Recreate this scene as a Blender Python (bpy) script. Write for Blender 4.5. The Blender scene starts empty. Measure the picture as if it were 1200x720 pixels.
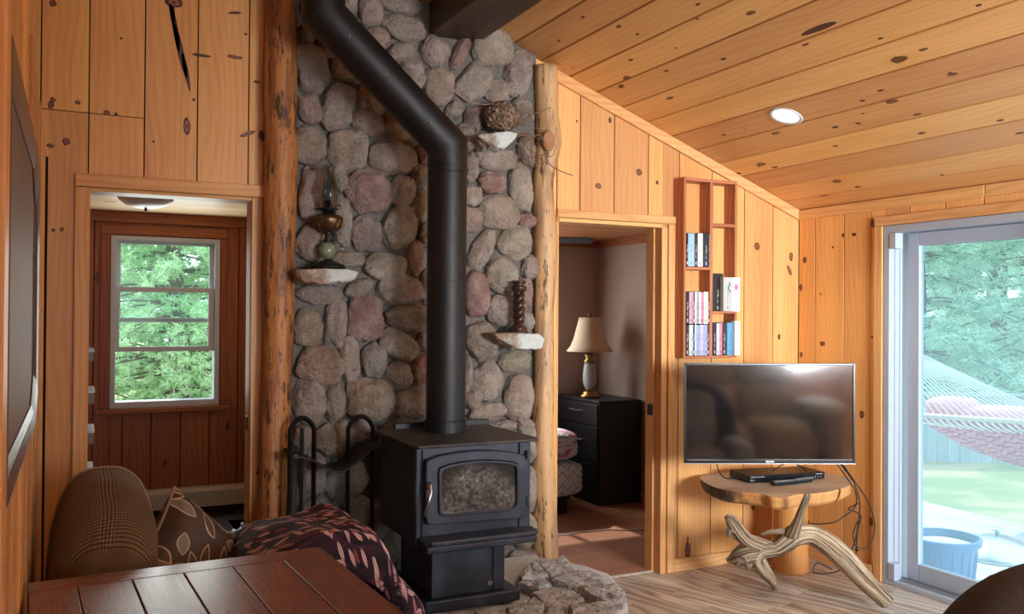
import bpy, math, random
import numpy as np
from mathutils import Vector, Matrix, Euler, noise
random.seed(7)
C = bpy.context.scene.collection
# ---------------------------------------------------------------- camera model
F, YAW, PIT, ROL, HC = 1038.9, 0.458389, 0.0077559, 0.0071288, 1.494
def _rot():
    f = Vector((math.sin(YAW)*math.cos(PIT), math.cos(YAW)*math.cos(PIT), math.sin(PIT)))
    r = Vector((math.cos(YAW), -math.sin(YAW), 0)); u = r.cross(f)
    c, s = math.cos(ROL), math.sin(ROL)
    return c*r+s*u, -s*r+c*u, f
RX, RU, RF = _rot()
EYE = Vector((0, 0, HC))
def ray(x, y): return RX*((x-600)/F) - RU*((y-360)/F) + RF
def ay(x, y, Y): d = ray(x, y); return EYE + d*(Y/d.y)          # pixel -> real plane y = Y
def ax(x, y, X): d = ray(x, y); return EYE + d*(X/d.x)
def az(x, y, Z): d = ray(x, y); return EYE + d*((Z-HC)/d.z)
def ad(x, y, D): return EYE + ray(x, y)*D                        # at depth D
def depth(p): return (Vector(p)-EYE).dot(RF)

# ---------------------------------------------------------------- mesh builder
AX = {'x': 0, 'y': 1, 'z': 2}
class MB:
    def __init__(s): s.v, s.f, s.uv, s.mi, s.col = [], [], [], [], []
    def face(s, idx, uv, m=0): s.f.append(tuple(idx)); s.uv.append(uv); s.mi.append(m)
    def box(s, x0, x1, y0, y1, z0, z1, along='z', m=0, M=None):
        return s.prism([(x0, y0), (x1, y0), (x1, y1), (x0, y1)], 'z', z0, z1, along, m, M)
    def prism(s, poly, axis, a, b, along='z', m=0, M=None, mside=None):
        k = AX[axis]; o = [i for i in range(3) if i != k]; al = AX[along]; n = len(poly); b0 = len(s.v); P = []
        for d in (a, b):
            for i, p in enumerate(poly):
                q = [0, 0, 0]; q[o[0]] = p[0]; q[o[1]] = p[1]
                q[k] = d[i] if isinstance(d, (list, tuple)) else d
                P.append(q)
        s.v += [tuple(M @ Vector(q)) if M else tuple(q) for q in P]
        def uv(i, fixed):
            r = [j for j in range(3) if j != fixed]
            if al in r:
                u = [j for j in r if j != al][0]; return (P[i][u], P[i][al])
            return (P[i][r[0]], P[i][r[1]]*0.15)
        A = list(range(n)); B = list(range(n, 2*n))
        area = sum(poly[i][0]*poly[(i+1) % n][1]-poly[(i+1) % n][0]*poly[i][1] for i in range(n))
        flip = (area < 0) ^ (k == 1) ^ ((sum(b)/n if isinstance(b, (list, tuple)) else b) < (sum(a)/n if isinstance(a, (list, tuple)) else a))
        if M is not None and M.determinant() < 0: flip = not flip
        c1, c2 = A[::-1], B
        sd = [[i, (i+1) % n, n+(i+1) % n, n+i] for i in range(n)]
        if flip: c1, c2 = c1[::-1], c2[::-1]; sd = [q[::-1] for q in sd]
        for c in (c1, c2): s.face([b0+i for i in c], [uv(i, k) for i in c], m)
        for q in sd:
            d0 = [abs(P[q[0]][j]-P[q[2]][j]) for j in o]; fx = o[0] if d0[0] < d0[1] else o[1]
            s.face([b0+i for i in q], [uv(i, fx) for i in q], m if mside is None else mside)
        return s
    def tube(s, pts, rad, n=8, m=0, groove=0, seed=0, flat=1.0, cap=True):
        pts = [Vector(p) for p in pts]; N = len(pts)
        if not isinstance(rad, (list, tuple)): rad = [rad]*N
        b0 = len(s.v); t0 = (pts[1]-pts[0]).normalized()
        up = Vector((0, 0, 1)) if abs(t0.z) < .9 else Vector((0, 1, 0))
        u = t0.cross(up).normalized(); L = 0
        rng = random.Random(seed); gr = [rng.uniform(-1, 1) for _ in range(n)]; Ls = []
        for i in range(N):
            t = (pts[min(i+1, N-1)]-pts[max(i-1, 0)]).normalized()
            u = (u - t*u.dot(t)).normalized(); w = t.cross(u)
            if i: L += (pts[i]-pts[i-1]).length
            Ls.append(L)
            for j in range(n):
                a = 2*math.pi*j/n; r = rad[i]*(1+groove*gr[j])
                s.v.append(tuple(pts[i]+u*math.cos(a)*r+w*math.sin(a)*r*flat))
        for i in range(N-1):
            for j in range(n):
                k = (j+1) % n
                s.face([b0+i*n+j, b0+i*n+k, b0+(i+1)*n+k, b0+(i+1)*n+j],
                       [(j*.05, Ls[i]), ((j+1)*.05, Ls[i]), ((j+1)*.05, Ls[i+1]), (j*.05, Ls[i+1])], m)
        if cap:
            for i, rev in ((0, True), (N-1, False)):
                q = [b0+i*n+j for j in range(n)]
                if rev: q = q[::-1]
                s.face(q, [(0.05*math.cos(6.283*j/n), 0.05*math.sin(6.283*j/n)) for j in range(n)], m)
        return s
    def lathe(s, c, prof, n=28, m=0, closed=True):
        b0 = len(s.v); c = Vector(c)
        for r, z in prof:
            for j in range(n):
                a = 2*math.pi*j/n; s.v.append((c.x+r*math.cos(a), c.y+r*math.sin(a), z))
        for i in range(len(prof)-1):
            for j in range(n):
                k = (j+1) % n
                s.face([b0+i*n+j, b0+i*n+k, b0+(i+1)*n+k, b0+(i+1)*n+j],
                       [(j/n, prof[i][1]), ((j+1)/n, prof[i][1]), ((j+1)/n, prof[i+1][1]), (j/n, prof[i+1][1])], m)
        if closed:
            for i, rev in ((0, True), (len(prof)-1, False)):
                q = [b0+i*n+j for j in range(n)]
                if prof[i][0] < 1e-5: continue
                if rev: q = q[::-1]
                s.face(q, [(s.v[x][0], s.v[x][1]) for x in q], m)
        return s
    def blob(s, c, r, M=None, e=2.4, amp=0.0, fr=3.0, sub=3, seed=0, m=0, col=None, ex=None):
        V, Fc = ICO[sub]; b0 = len(s.v); c = Vector(c); M = M or Matrix.Identity(3)
        off = Vector((seed*3.7, seed*1.3, seed*7.1))
        e3 = ex or (e, e, e)
        for p in V:
            k = (abs(p.x)**e+abs(p.y)**e+abs(p.z)**e)**(-1/e)
            q = p*k
            if amp:
                nn = noise.fractal(p*fr*.5+off, 1.0, 2.0, 3)
                q = q*(1+amp*nn)
            q = Vector((q.x*r[0], q.y*r[1], q.z*r[2]))
            s.v.append(tuple(c+M @ q))
        for f in Fc:
            s.face([b0+i for i in f], [(V[i].x*r[0], V[i].z*r[2]) for i in f], m)
            if col: s.col.append((len(s.f)-1, col))
        return s
    def grid(s, fn, nu, nv, m=0, uvs=(1, 1)):
        b0 = len(s.v)
        for i in range(nu+1):
            for j in range(nv+1): s.v.append(tuple(fn(i/nu, j/nv)))
        w = nv+1
        for i in range(nu):
            for j in range(nv):
                s.face([b0+i*w+j, b0+(i+1)*w+j, b0+(i+1)*w+j+1, b0+i*w+j+1],
                       [(a/nu*uvs[0], b/nv*uvs[1]) for a, b in ((i, j), (i+1, j), (i+1, j+1), (i, j+1))], m)
        return s
    def build(s, name, mats, parent=None, smooth=False, bevel=0, origin=None, seg=2, flipfix=False):
        if not isinstance(mats, (list, tuple)): mats = [mats]
        V = np.array(s.v, float)
        if parent is not None: o = Vector(parent['_o'])
        elif origin is not None: o = Vector(origin)
        else: lo, hi = V.min(0), V.max(0); o = Vector(((lo[0]+hi[0])/2, (lo[1]+hi[1])/2, lo[2]))
        V = V-np.array(o)
        me = bpy.data.meshes.new(name); me.from_pydata(V.tolist(), [], s.f); ul = me.uv_layers.new(name='UVMap')
        ul.data.foreach_set('uv', [c for uv in s.uv for p in uv for c in p])
        me.polygons.foreach_set('material_index', s.mi)
        if smooth: me.polygons.foreach_set('use_smooth', [True]*len(s.f))
        for mm in mats: me.materials.append(mm)
        if s.col:
            a = me.color_attributes.new('col', 'FLOAT_COLOR', 'CORNER'); arr = np.ones((len(me.loops), 4))
            for fi, c in s.col:
                p = me.polygons[fi]; arr[p.loop_start:p.loop_start+p.loop_total, :3] = c
            a.data.foreach_set('color', arr.ravel())
        me.update()
        ob = bpy.data.objects.new(name, me); C.objects.link(ob)
        if parent is not None: ob.parent = parent; ob['_o'] = tuple(o)
        else: ob.location = o; ob['_o'] = tuple(o)
        if bevel:
            b = ob.modifiers.new('bevel', 'BEVEL'); b.width = bevel; b.segments = seg; b.limit_method = 'ANGLE'; b.angle_limit = math.radians(40)
            b.harden_normals = False
        return ob
def _ico(sub):
    import bmesh
    bm = bmesh.new(); bmesh.ops.create_icosphere(bm, subdivisions=sub, radius=1)
    V = [v.co.copy() for v in bm.verts]; Fc = [[v.index for v in f.verts] for f in bm.faces]; bm.free(); return V, Fc
ICO = {k: _ico(k) for k in (1, 2, 3, 4, 5)}

def tag(o, label, cat, group=None, kind=None):
    o['label'] = label; o['category'] = cat
    if group: o['group'] = group
    if kind: o['kind'] = kind
    return o
def thing(name, loc, label, cat, group=None):
    o = bpy.data.objects.new(name, None); C.objects.link(o); o.location = loc; o['_o'] = tuple(loc); o.empty_display_size = .1
    return tag(o, label, cat, group)
def struct(o): o['kind'] = 'structure'; return o

# ---------------------------------------------------------------- materials
def lin(c):
    return tuple(((x/255)/12.92 if x/255 <= .04045 else ((x/255+.055)/1.055)**2.4) for x in c)+(1,)
class NT:
    def __init__(s, name):
        s.m = bpy.data.materials.new(name); s.m.use_nodes = True; s.t = s.m.node_tree
        for n in list(s.t.nodes): s.t.nodes.remove(n)
        s.out = s.t.nodes.new('ShaderNodeOutputMaterial')
    def n(s, typ, _o=0, _p=None, **k):
        nd = s.t.nodes.new('ShaderNode'+typ)
        for a, b in (_p or {}).items(): setattr(nd, a, b)
        for a, b in k.items():
            key = int(a[1:]) if a[0] == '_' and a[1:].isdigit() else a.replace('_', ' ')
            s.set(nd.inputs[key], b)
        return nd.outputs[_o]
    def set(s, inp, b):
        if isinstance(b, bpy.types.NodeSocket): s.t.links.new(b, inp)
        else:
            try: inp.default_value = b
            except Exception: inp.default_value = b[:3]
    def math(s, op, a, b=0.0, c=0.0, clamp=False): return s.n('Math', _p={'operation': op, 'use_clamp': clamp}, _0=a, _1=b, _2=c)
    def vm(s, op, a, b=(0, 0, 0)): return s.n('VectorMath', _p={'operation': op}, _0=a, _1=b)
    def mix(s, f, a, b, mode='MIX'):
        nd = s.t.nodes.new('ShaderNodeMix'); nd.data_type = 'RGBA'; nd.blend_type = mode; nd.clamp_factor = True
        s.set(nd.inputs[0], f); s.set(nd.inputs[6], a); s.set(nd.inputs[7], b); return nd.outputs[2]
    def ramp(s, x, a, b): return s.n('MapRange', _p={'interpolation_type': 'SMOOTHSTEP'}, _0=x, _1=a, _2=b, _3=0.0, _4=1.0)
    def noise(s, vec, scale=5, detail=3, rough=.5, dist=0): return s.n('TexNoise', Vector=vec, Scale=scale, Detail=detail, Roughness=rough, Distortion=dist)
    def scale(s, vec, sc): return s.vm('MULTIPLY', vec, sc)
    def uv(s): return s.n('TexCoord', _o=2)
    def obj(s): return s.n('TexCoord', _o=3)
    def isl(s): return s.n('NewGeometry', _o=8)
    def bsdf(s, col, rough=.5, bump=None, bstr=.3, bdist=.01, **k):
        kw = dict(Base_Color=col, Roughness=rough)
        kw.update(k)
        if bump is not None: kw['Normal'] = s.n('Bump', Strength=bstr, Distance=bdist, Height=bump)
        b = s.n('BsdfPrincipled', **kw); s.t.links.new(b, s.out.inputs[0]); return b
def plain(name, rgb, rough=.5, metal=0, **k):
    t = NT(name); t.bsdf(lin(rgb), rough, Metallic=metal, **k); return t.m
def wood(name, light, dark, knots=.45, rough=.42, ksz=1.0, grain=1.0, vary=.16, streak=.2, knotcol=(62, 30, 14), spec=.4):
    t = NT(name); uv = t.uv(); r = t.isl()
    off = t.n('CombineXYZ', X=t.math('MULTIPLY', r, 37.3), Y=t.math('MULTIPLY', r, 91.7))
    p = t.vm('ADD', uv, off)
    # knots
    kv = t.scale(p, (4.6/ksz, 2.3/ksz, 1)); wob = t.noise(p, 14, 2)
    kv2 = t.vm('ADD', kv, t.n('CombineXYZ', X=t.math('MULTIPLY', wob, .12), Y=t.math('MULTIPLY', wob, .12)))
    vo = t.t.nodes.new('ShaderNodeTexVoronoi'); vo.voronoi_dimensions = '2D'; t.set(vo.inputs['Vector'], kv2); vo.inputs['Scale'].default_value = 1; vo.inputs['Randomness'].default_value = .85
    d = vo.outputs['Distance']; sc = t.n('SeparateColor', Color=vo.outputs['Color'])
    sep = sc.node; sel = t.math('LESS_THAN', sep.outputs[0], knots)
    size = t.math('MULTIPLY_ADD', t.math('POWER', sep.outputs[1], 2.0), .085, .02)
    ratio = t.math('DIVIDE', d, size)
    kin = t.math('MULTIPLY', t.math('SUBTRACT', 1, t.ramp(ratio, .75, 1.05)), sel)
    core = t.math('MULTIPLY', t.math('SUBTRACT', 1, t.ramp(ratio, .3, .75)), sel)
    halo = t.math('MULTIPLY', t.math('SUBTRACT', 1, t.ramp(ratio, .8, 3.0)), sel)
    # grain
    su = t.n('SeparateXYZ', Vector=p).node
    warp = t.noise(t.scale(p, (2.2, .55, 1)), 1.6, 2)
    bend = t.math('MULTIPLY_ADD', halo, .35, t.math('MULTIPLY', warp, 3.6))
    ph = t.math('MULTIPLY_ADD', su.outputs[0], 16.0*grain, bend)
    ring = t.math('MULTIPLY_ADD', t.math('SINE', t.math('MULTIPLY', ph, 11)), .5, .5)
    ring = t.math('POWER', ring, 2.2)
    fine = t.noise(t.scale(p, (150*grain, 3.2, 1)), 1, 3, .6)
    broad = t.noise(t.scale(p, (7, .6, 1)), 1, 3)
    fac = t.math('ADD', t.math('MULTIPLY', ring, streak), t.math('ADD', t.math('MULTIPLY', fine, .45), t.math('MULTIPLY', broad, .6)))
    fac = t.ramp(fac, .25, 1.05)
    c = t.mix(fac, lin(light), lin(dark))
    c = t.mix(t.math('MULTIPLY', halo, .3), c, lin(dark))
    c = t.mix(t.math('MULTIPLY', kin, .92), c, lin(knotcol))
    c = t.mix(t.math('MULTIPLY', core, .55), c, lin(tuple(min(255, int(k*1.9)) for k in knotcol)))
    r2 = t.n('TexWhiteNoise', _p={'noise_dimensions': '1D'}, W=t.math('MULTIPLY', r, 311))
    br = t.math('MULTIPLY_ADD', r2, vary*2, 1-vary)
    c = t.n('HueSaturation', Color=c, Value=br, Hue=t.math('MULTIPLY_ADD', r2, .012, .494))
    bmp = t.math('SUBTRACT', t.math('MULTIPLY', fine, .3), t.math('MULTIPLY', kin, .6))
    t.bsdf(c, t.math('MULTIPLY_ADD', fine, .16, rough-.06), bmp, .18, .004, Specular_IOR_Level=spec)
    return t.m
PINE = wood('pine_boards', (230, 176, 112), (192, 124, 66), knots=.1, vary=.22, streak=.1, grain=1.1)
PINE_CEIL = wood('pine_ceiling', (230, 180, 116), (196, 132, 72), knots=.1, vary=.15, streak=.1, grain=1.1)
PINE_TRIM = wood('pine_trim', (232, 184, 124), (204, 144, 86), knots=.15, vary=.08, spec=.2)
PINE_DARK = wood('backlit_dark_pine', (172, 100, 54), (126, 64, 31), knots=.35, vary=.1)  # pine darkened in colour to imitate walls seen against the window
PINE_PALE = wood('pale_boards', (236, 214, 176), (206, 172, 126), knots=.2, vary=.06)
REDWOOD = wood('shelf_redwood', (200, 132, 92), (150, 84, 54), knots=.12, vary=.1)
BEAMW = wood('dark_beam_wood', (84, 66, 50), (48, 36, 28), knots=.1)
TABLEW = wood('cherry_table', (138, 76, 46), (98, 48, 28), knots=0, rough=.26, vary=.07, streak=.12, grain=1.6)
FLOORW = wood('grey_laminate', (216, 204, 188), (140, 120, 102), knots=.1, rough=.35, vary=.14, grain=.55, streak=.3, knotcol=(120, 96, 78))
FLOORB = wood('red_laminate', (194, 144, 116), (126, 82, 64), knots=.1, rough=.32, vary=.12, grain=1.6, knotcol=(96, 56, 40))
FENCEW = wood('weathered_fence', (176, 182, 186), (128, 138, 146), knots=.15, vary=.1, knotcol=(96, 100, 106))
DECKW = wood('weathered_deck', (214, 212, 206), (176, 176, 174), knots=.1, vary=.06, knotcol=(140, 140, 138))
DARKGAP = plain('dark_backing', (40, 22, 12), .9)
DOORWHITE = plain('blue_white_vinyl', (168, 178, 192), .35)
WHITE = plain('white_vinyl', (206, 212, 220), .35)
CREAM = plain('cream_enamel', (206, 194, 178), .4)
BLACKM = plain('black_steel', (20, 20, 22), .42, Specular_IOR_Level=.4)
BLACKG = plain('gloss_black_plastic', (12, 12, 14), .25)
CORDM = plain('black_rubber_cord', (22, 22, 24), .55)
CHROME = plain('brushed_steel', (190, 192, 196), .28, 1)
BRASS = plain('antique_brass', (160, 128, 78), .3, 1)
DARKBRASS = plain('dark_brass', (96, 76, 54), .38, .8)
DARKPLATE = plain('dark_bronze_plate', (52, 42, 34), .4, .6)
WALLPAINT = None
def mk():
    g = globals()
    # stove casting
    t = NT('blue_black_cast_iron'); o = t.obj(); nz = t.noise(o, 90, 4); du = t.noise(o, 7, 4)
    c = t.mix(t.ramp(du, .45, .75), lin((34, 41, 56)), lin((58, 67, 84)))
    t.bsdf(c, t.math('MULTIPLY_ADD', du, .25, .34), nz, .12, .002, Metallic=.15); g['IRON'] = t.m
    t = NT('dusty_stove_top'); o = t.obj(); du = t.noise(o, 9, 5, .65)
    c = t.mix(t.ramp(du, .4, .7), lin((38, 37, 38)), lin((74, 68, 64)))
    t.bsdf(c, .5, t.noise(o, 120, 3), .12, .002); g['IRONTOP'] = t.m
    t = NT('black_stove_pipe'); o = t.obj(); du = t.noise(o, 12, 4)
    t.bsdf(t.mix(du, lin((12, 12, 13)), lin((24, 24, 26))), t.math('MULTIPLY_ADD', du, .2, .38), Specular_IOR_Level=.4); g['PIPE'] = t.m
    # sooty glass
    t = NT('sooty_stove_glass'); o = t.obj(); sx = t.n('SeparateXYZ', Vector=o).node
    nz = t.noise(o, 6, 5, .6); n2 = t.noise(o, 60, 4, .7)
    f = t.ramp(t.math('ADD', t.math('MULTIPLY', nz, .5), t.math('MULTIPLY', n2, .5)), .36, .8)
    f = t.math('MULTIPLY', f, t.ramp(t.math('ADD', sx.outputs[2], t.math('MULTIPLY', t.math('POWER', t.math('ABSOLUTE', t.math('ADD', sx.outputs[0], .01)), 2), 3.0)), .645, .56))
    t.bsdf(t.mix(f, lin((48, 47, 48)), lin((156, 152, 146))), t.math('MULTIPLY_ADD', f, .4, .08), Specular_IOR_Level=.8); g['SOOT'] = t.m
    # field stones
    t = NT('field_stone'); o = t.obj(); a = t.n('Attribute', _p={'attribute_name': 'col'})
    n1 = t.noise(o, 9, 5, .65); n2 = t.noise(o, 70, 5, .7); v = t.n('TexVoronoi', Vector=o, Scale=42)
    c = t.mix(t.ramp(n1, .3, .75), t.mix(.38, a, lin((70, 54, 46))), t.mix(.4, a, lin((232, 220, 208))))
    c = t.mix(t.math('MULTIPLY', t.ramp(n2, .52, .68), .4), c, lin((84, 70, 62)))
    h = t.math('ADD', t.math('MULTIPLY', n1, 1.3), t.math('ADD', n2, t.math('MULTIPLY', v, .25)))
    t.bsdf(c, .75, h, 1.0, .035); g['STONE'] = t.m
    t = NT('grey_mortar'); o = t.obj(); n1 = t.noise(o, 45, 5, .75); n2 = t.noise(o, 5, 3)
    c = t.mix(n1, lin((92, 88, 84)), lin((176, 170, 162))); c = t.mix(t.math('MULTIPLY', n2, .3), c, lin((96, 90, 84)))
    t.bsdf(c, .9, n1, 1.0, .03); g['MORTAR'] = t.m
    t = NT('hearth_mortar'); o = t.obj(); n1 = t.noise(o, 30, 5, .7)
    t.bsdf(t.mix(n1, lin((160, 164, 170)), lin((222, 226, 232))), .9, n1, .6, .01); g['MORTAR2'] = t.m
    t = NT('slate_flagstone'); o = t.obj(); n1 = t.noise(o, 14, 6, .7); n2 = t.noise(o, 60, 4, .7)
    c = t.mix(t.ramp(n1, .3, .7), lin((146, 146, 150)), lin((214, 216, 220))); c = t.mix(t.math('MULTIPLY', t.ramp(n2, .5, .66), .8), c, lin((96, 88, 86)))
    t.bsdf(c, .75, t.math('ADD', n1, n2), .8, .015); g['SLATE'] = t.m
    t = NT('pale_quartz_ledge'); o = t.obj(); n1 = t.noise(o, 12, 5, .7); n2 = t.noise(o, 40, 5, .75)
    sx = t.n('SeparateXYZ', Vector=o).node
    c = t.mix(t.ramp(t.math('ADD', n1, t.math('MULTIPLY', sx.outputs[0], 2.2)), .3, .62), lin((150, 124, 100)), lin((214, 222, 220)))
    c = t.mix(t.math('MULTIPLY', t.ramp(n2, .5, .7), .4), c, lin((120, 112, 104)))
    t.bsdf(c, .7, t.math('ADD', n1, n2), .9, .015); g['QUARTZ'] = t.m
    # log
    t = NT('peeled_log'); o = t.obj(); st = t.noise(t.scale(o, (30, 30, 3.0)), 1, 4, .6); pa = t.noise(t.scale(o, (14, 14, 2.2)), 1, 4, .6); bk = t.noise(t.scale(o, (34, 34, 7)), 1, 5, .75)
    c = t.mix(st, lin((206, 146, 84)), lin((156, 92, 46)))
    m = t.ramp(pa, .46, .6); c = t.mix(t.math('MULTIPLY', m, .8), c, lin((120, 70, 38)))
    c = t.mix(t.math('MULTIPLY', t.ramp(bk, .53, .6), .9), c, lin((48, 28, 17)))
    t.bsdf(c, .5, t.math('SUBTRACT', st, t.math('MULTIPLY', bk, .8)), .5, .01); g['LOG'] = t.m
    t = NT('pale_peeled_log'); o = t.obj(); st = t.noise(t.scale(o, (30, 30, 3.0)), 1, 4, .6); bk = t.noise(t.scale(o, (30, 30, 6)), 1, 5, .75)
    pa = t.noise(t.scale(o, (10, 10, 1.6)), 1, 4, .6)
    c = t.mix(st, lin((224, 184, 132)), lin((184, 138, 92))); c = t.mix(t.math('MULTIPLY', t.ramp(pa, .45, .6), .75), c, lin((150, 116, 86)))
    c = t.mix(t.math('MULTIPLY', t.ramp(bk, .56, .62), .85), c, lin((86, 54, 32)))
    t.bsdf(c, .5, t.math('SUBTRACT', st, t.math('MULTIPLY', bk, .8)), .5, .01); g['LOG2'] = t.m
    # driftwood
    t = NT('silvered_driftwood'); uv = t.uv(); ob = t.obj(); p = t.scale(uv, (9, 1.6, 1)); w1_ = t.noise(p, 1.0, 5, .65, .6); r = t.noise(ob, 6, 4, .6)
    w2_ = t.noise(t.scale(uv, (26, 2.2, 1)), 1.0, 4, .65, .4); c = t.mix(t.ramp(w1_, .3, .68), lin((120, 94, 72)), lin((222, 200, 168))); c = t.mix(t.math('MULTIPLY', t.ramp(w2_, .55, .64), .8), c, lin((70, 50, 36))); c = t.mix(t.math('MULTIPLY', t.ramp(r, .5, .7), .5), c, lin((142, 110, 80)))
    t.bsdf(c, .7, t.math('SUBTRACT', w1_, t.ramp(w2_, .5, .66)), 1.0, .025); g['DRIFT'] = t.m
    # slab
    t = NT('slab_face_wood'); o = t.obj(); v = t.n('VectorMath', _o=1, _p={'operation': 'LENGTH'}, _0=t.scale(o, (1, 1, 0))); v = t.math('ADD', v, t.math('MULTIPLY', t.noise(o, 4, 3), .12))
    rg = t.math('MULTIPLY_ADD', t.math('SINE', t.math('MULTIPLY', v, 330)), .5, .5); n1 = t.noise(o, 5, 4)
    c = t.mix(n1, lin((204, 186, 168)), lin((150, 128, 110))); c = t.mix(t.math('MULTIPLY', rg, .2), c, lin((96, 74, 60)))
    t.bsdf(c, .45); g['SLABTOP'] = t.m
    t = NT('slab_live_edge'); o = t.obj(); n1 = t.noise(t.scale(o, (1, 1, .35)), 26, 5, .7); n2 = t.noise(o, 5, 3)
    c = t.mix(n1, lin((232, 174, 104)), lin((150, 90, 48))); c = t.mix(t.ramp(t.math('SUBTRACT', n2, t.math('MULTIPLY_ADD', t.n('SeparateXYZ', Vector=o), .8, .36)), .45, .62), c, lin((70, 50, 38)))
    t.bsdf(c, .6, n1, .6, .01); g['SLABEDGE'] = t.m
    t = NT('stump_wood'); o = t.obj(); st = t.noise(t.scale(o, (24, 24, 1.6)), 1, 4, .6)
    t.bsdf(t.mix(st, lin((222, 158, 88)), lin((176, 110, 54))), .4, st, .2, .005); g['STUMP'] = t.m
    # knit cover
    def knit(nm, a, b, sc):
        t = NT(nm); uv = t.uv(); s = t.n('SeparateXYZ', Vector=t.scale(uv, (sc, sc, 1))).node
        fx = t.math('ABSOLUTE', t.math('SINE', s.outputs[0])); fy = t.math('ABSOLUTE', t.math('SINE', s.outputs[1]))
        h = t.math('MULTIPLY', fx, fy); n1 = t.noise(uv, 7, 3)
        c = t.mix(t.ramp(h, .05, .75), lin(a), lin(b)); c = t.mix(t.math('MULTIPLY', n1, .35), c, lin(a))
        t.bsdf(c, .9, h, .7, .006); return t.m
    g['KNIT'] = knit('brown_waffle_knit', (62, 45, 32), (166, 132, 96), 330)
    g['KNIT2'] = knit('dark_brown_corded_fabric', (36, 30, 28), (112, 94, 86), 330)
    t = NT('grey_brown_microfibre'); o = t.obj(); t.bsdf(t.mix(t.noise(o, 6, 3), lin((150, 144, 138)), lin((184, 178, 170))), .8, t.noise(o, 140, 2), .1, .002); g['MICRO'] = t.m
    # leaf patterns
    def leaves(t, uv, sc, a, b, seed, ringw=None):
        vo = t.t.nodes.new('ShaderNodeTexVoronoi'); vo.voronoi_dimensions = '2D'
        p = t.vm('ADD', t.scale(uv, (sc, sc, 1)), (seed, seed*2.3, 0)); t.set(vo.inputs['Vector'], p); vo.inputs['Scale'].default_value = 1; vo.inputs['Randomness'].default_value = .8
        q = t.vm('SUBTRACT', p, vo.outputs['Position']); sc_ = t.n('SeparateColor', Color=vo.outputs['Color']).node
        rt = t.n('VectorRotate', _p={'rotation_type': 'Z_AXIS'}, Vector=q, Angle=t.math('MULTIPLY_ADD', sc_.outputs[0], 1.8, -.4))
        s = t.n('SeparateXYZ', Vector=rt).node
        w = t.math('SUBTRACT', 1, t.math('POWER', t.math('DIVIDE', s.outputs[0], a), 2))        # leaf: |y| < b (1-(x/a)^2)
        lv = t.math('SUBTRACT', t.math('MULTIPLY', w, b), t.math('ABSOLUTE', s.outputs[1]))
        return lv, sc_.outputs[1], s
    t = NT('purple_leaf_print'); uv = t.uv(); wv = t.noise(uv, 3, 2)
    st = t.noise(t.scale(uv, (5, 26, 1)), 1, 3, .6, 1.2)
    c = t.mix(t.ramp(st, .4, .62), lin((20, 9, 20)), lin((66, 22, 48)))
    c = t.mix(t.math('MULTIPLY', t.ramp(st, .62, .7), .7), c, lin((160, 92, 116)))
    for i, (sc, col) in enumerate(((13, (206, 160, 158)), (14, (176, 116, 130)), (17, (150, 66, 56)), (15.5, (214, 180, 174)))):
        lv, rnd, s = leaves(t, uv, sc, .44, .13, 3.1*i+1)
        mk_ = t.math('MULTIPLY', t.ramp(lv, 0, .02), t.math('LESS_THAN', rnd, (.75, .6, .3, .6)[i]))
        vein = t.ramp(t.math('ABSOLUTE', s.outputs[1]), .004, .02)
        c = t.mix(mk_, c, t.mix(vein, lin((70, 30, 50)), lin(col)))
    t.bsdf(c, .85, t.noise(uv, 120, 2), .3, .003); g['PURPLE'] = t.m
    t = NT('brown_oval_leaf_print'); uv = t.uv(); c = t.mix(t.noise(uv, 4, 2), lin((58, 44, 36)), lin((84, 64, 50)))
    for i, (sc, a, b, cin) in enumerate(((3.6, .47, .26, (128, 118, 108)), (2.8, .47, .2, (88, 68, 54)))):
        lv, rnd, s = leaves(t, uv, sc, a, b, 5.3*i+2)
        on = t.math('LESS_THAN', rnd, .75)
        ins = t.math('MULTIPLY', t.ramp(lv, 0, .015), on); inn = t.math('MULTIPLY', t.ramp(lv, .04, .055), on)
        c = t.mix(ins, c, lin((206, 186, 156))); c = t.mix(inn, c, lin(cin))
    t.bsdf(c, .6); g['OVAL'] = t.m
    t = NT('dark_fringe_yarn'); o = t.obj(); t.bsdf(t.mix(t.noise(o, 60, 2), lin((22, 14, 24)), lin((62, 36, 58))), .9); g['FRINGE'] = t.m
    # painted plaster
    t = NT('taupe_painted_wall'); o = t.obj(); n1 = t.noise(o, 120, 3); t.bsdf(lin((178, 158, 144)), .8, n1, .35, .004); g['TAUPE'] = t.m
    # quilt
    t = NT('crocheted_quilt'); o = t.obj(); w = t.noise(t.scale(o, (6, 6, 18)), 1, 3, .6); v = t.n('TexVoronoi', Vector=o, Scale=55)
    c = t.mix(t.ramp(w, .35, .5), lin((150, 160, 190)), lin((214, 208, 216))); c = t.mix(t.ramp(w, .52, .6), c, lin((176, 110, 124))); c = t.mix(t.ramp(w, .64, .7), c, lin((110, 160, 160)))
    t.bsdf(c, .9, v, .9, .01); g['QUILT'] = t.m
    t = NT('box_spring_ticking'); o = t.obj(); s = t.n('SeparateXYZ', Vector=o).node
    tri = t.math('PINGPONG', s.outputs[0], .05); z = t.math('PINGPONG', t.math('SUBTRACT', s.outputs[2], t.math('MULTIPLY', tri, 1.1)), .075)
    c = t.mix(t.ramp(t.math('ABSOLUTE', t.math('SUBTRACT', z, .03)), .003, .006), lin((120, 124, 132)), lin((206, 210, 214)))
    t.bsdf(c, .85, t.noise(o, 80, 2), .2, .003); g['TICK'] = t.m
    t = NT('black_wood_laminate'); o = t.obj(); t.bsdf(t.mix(t.noise(t.scale(o, (40, 40, 4)), 1, 3), lin((22, 22, 26)), lin((36, 36, 40))), .4); g['BLACKWOOD'] = t.m
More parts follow.
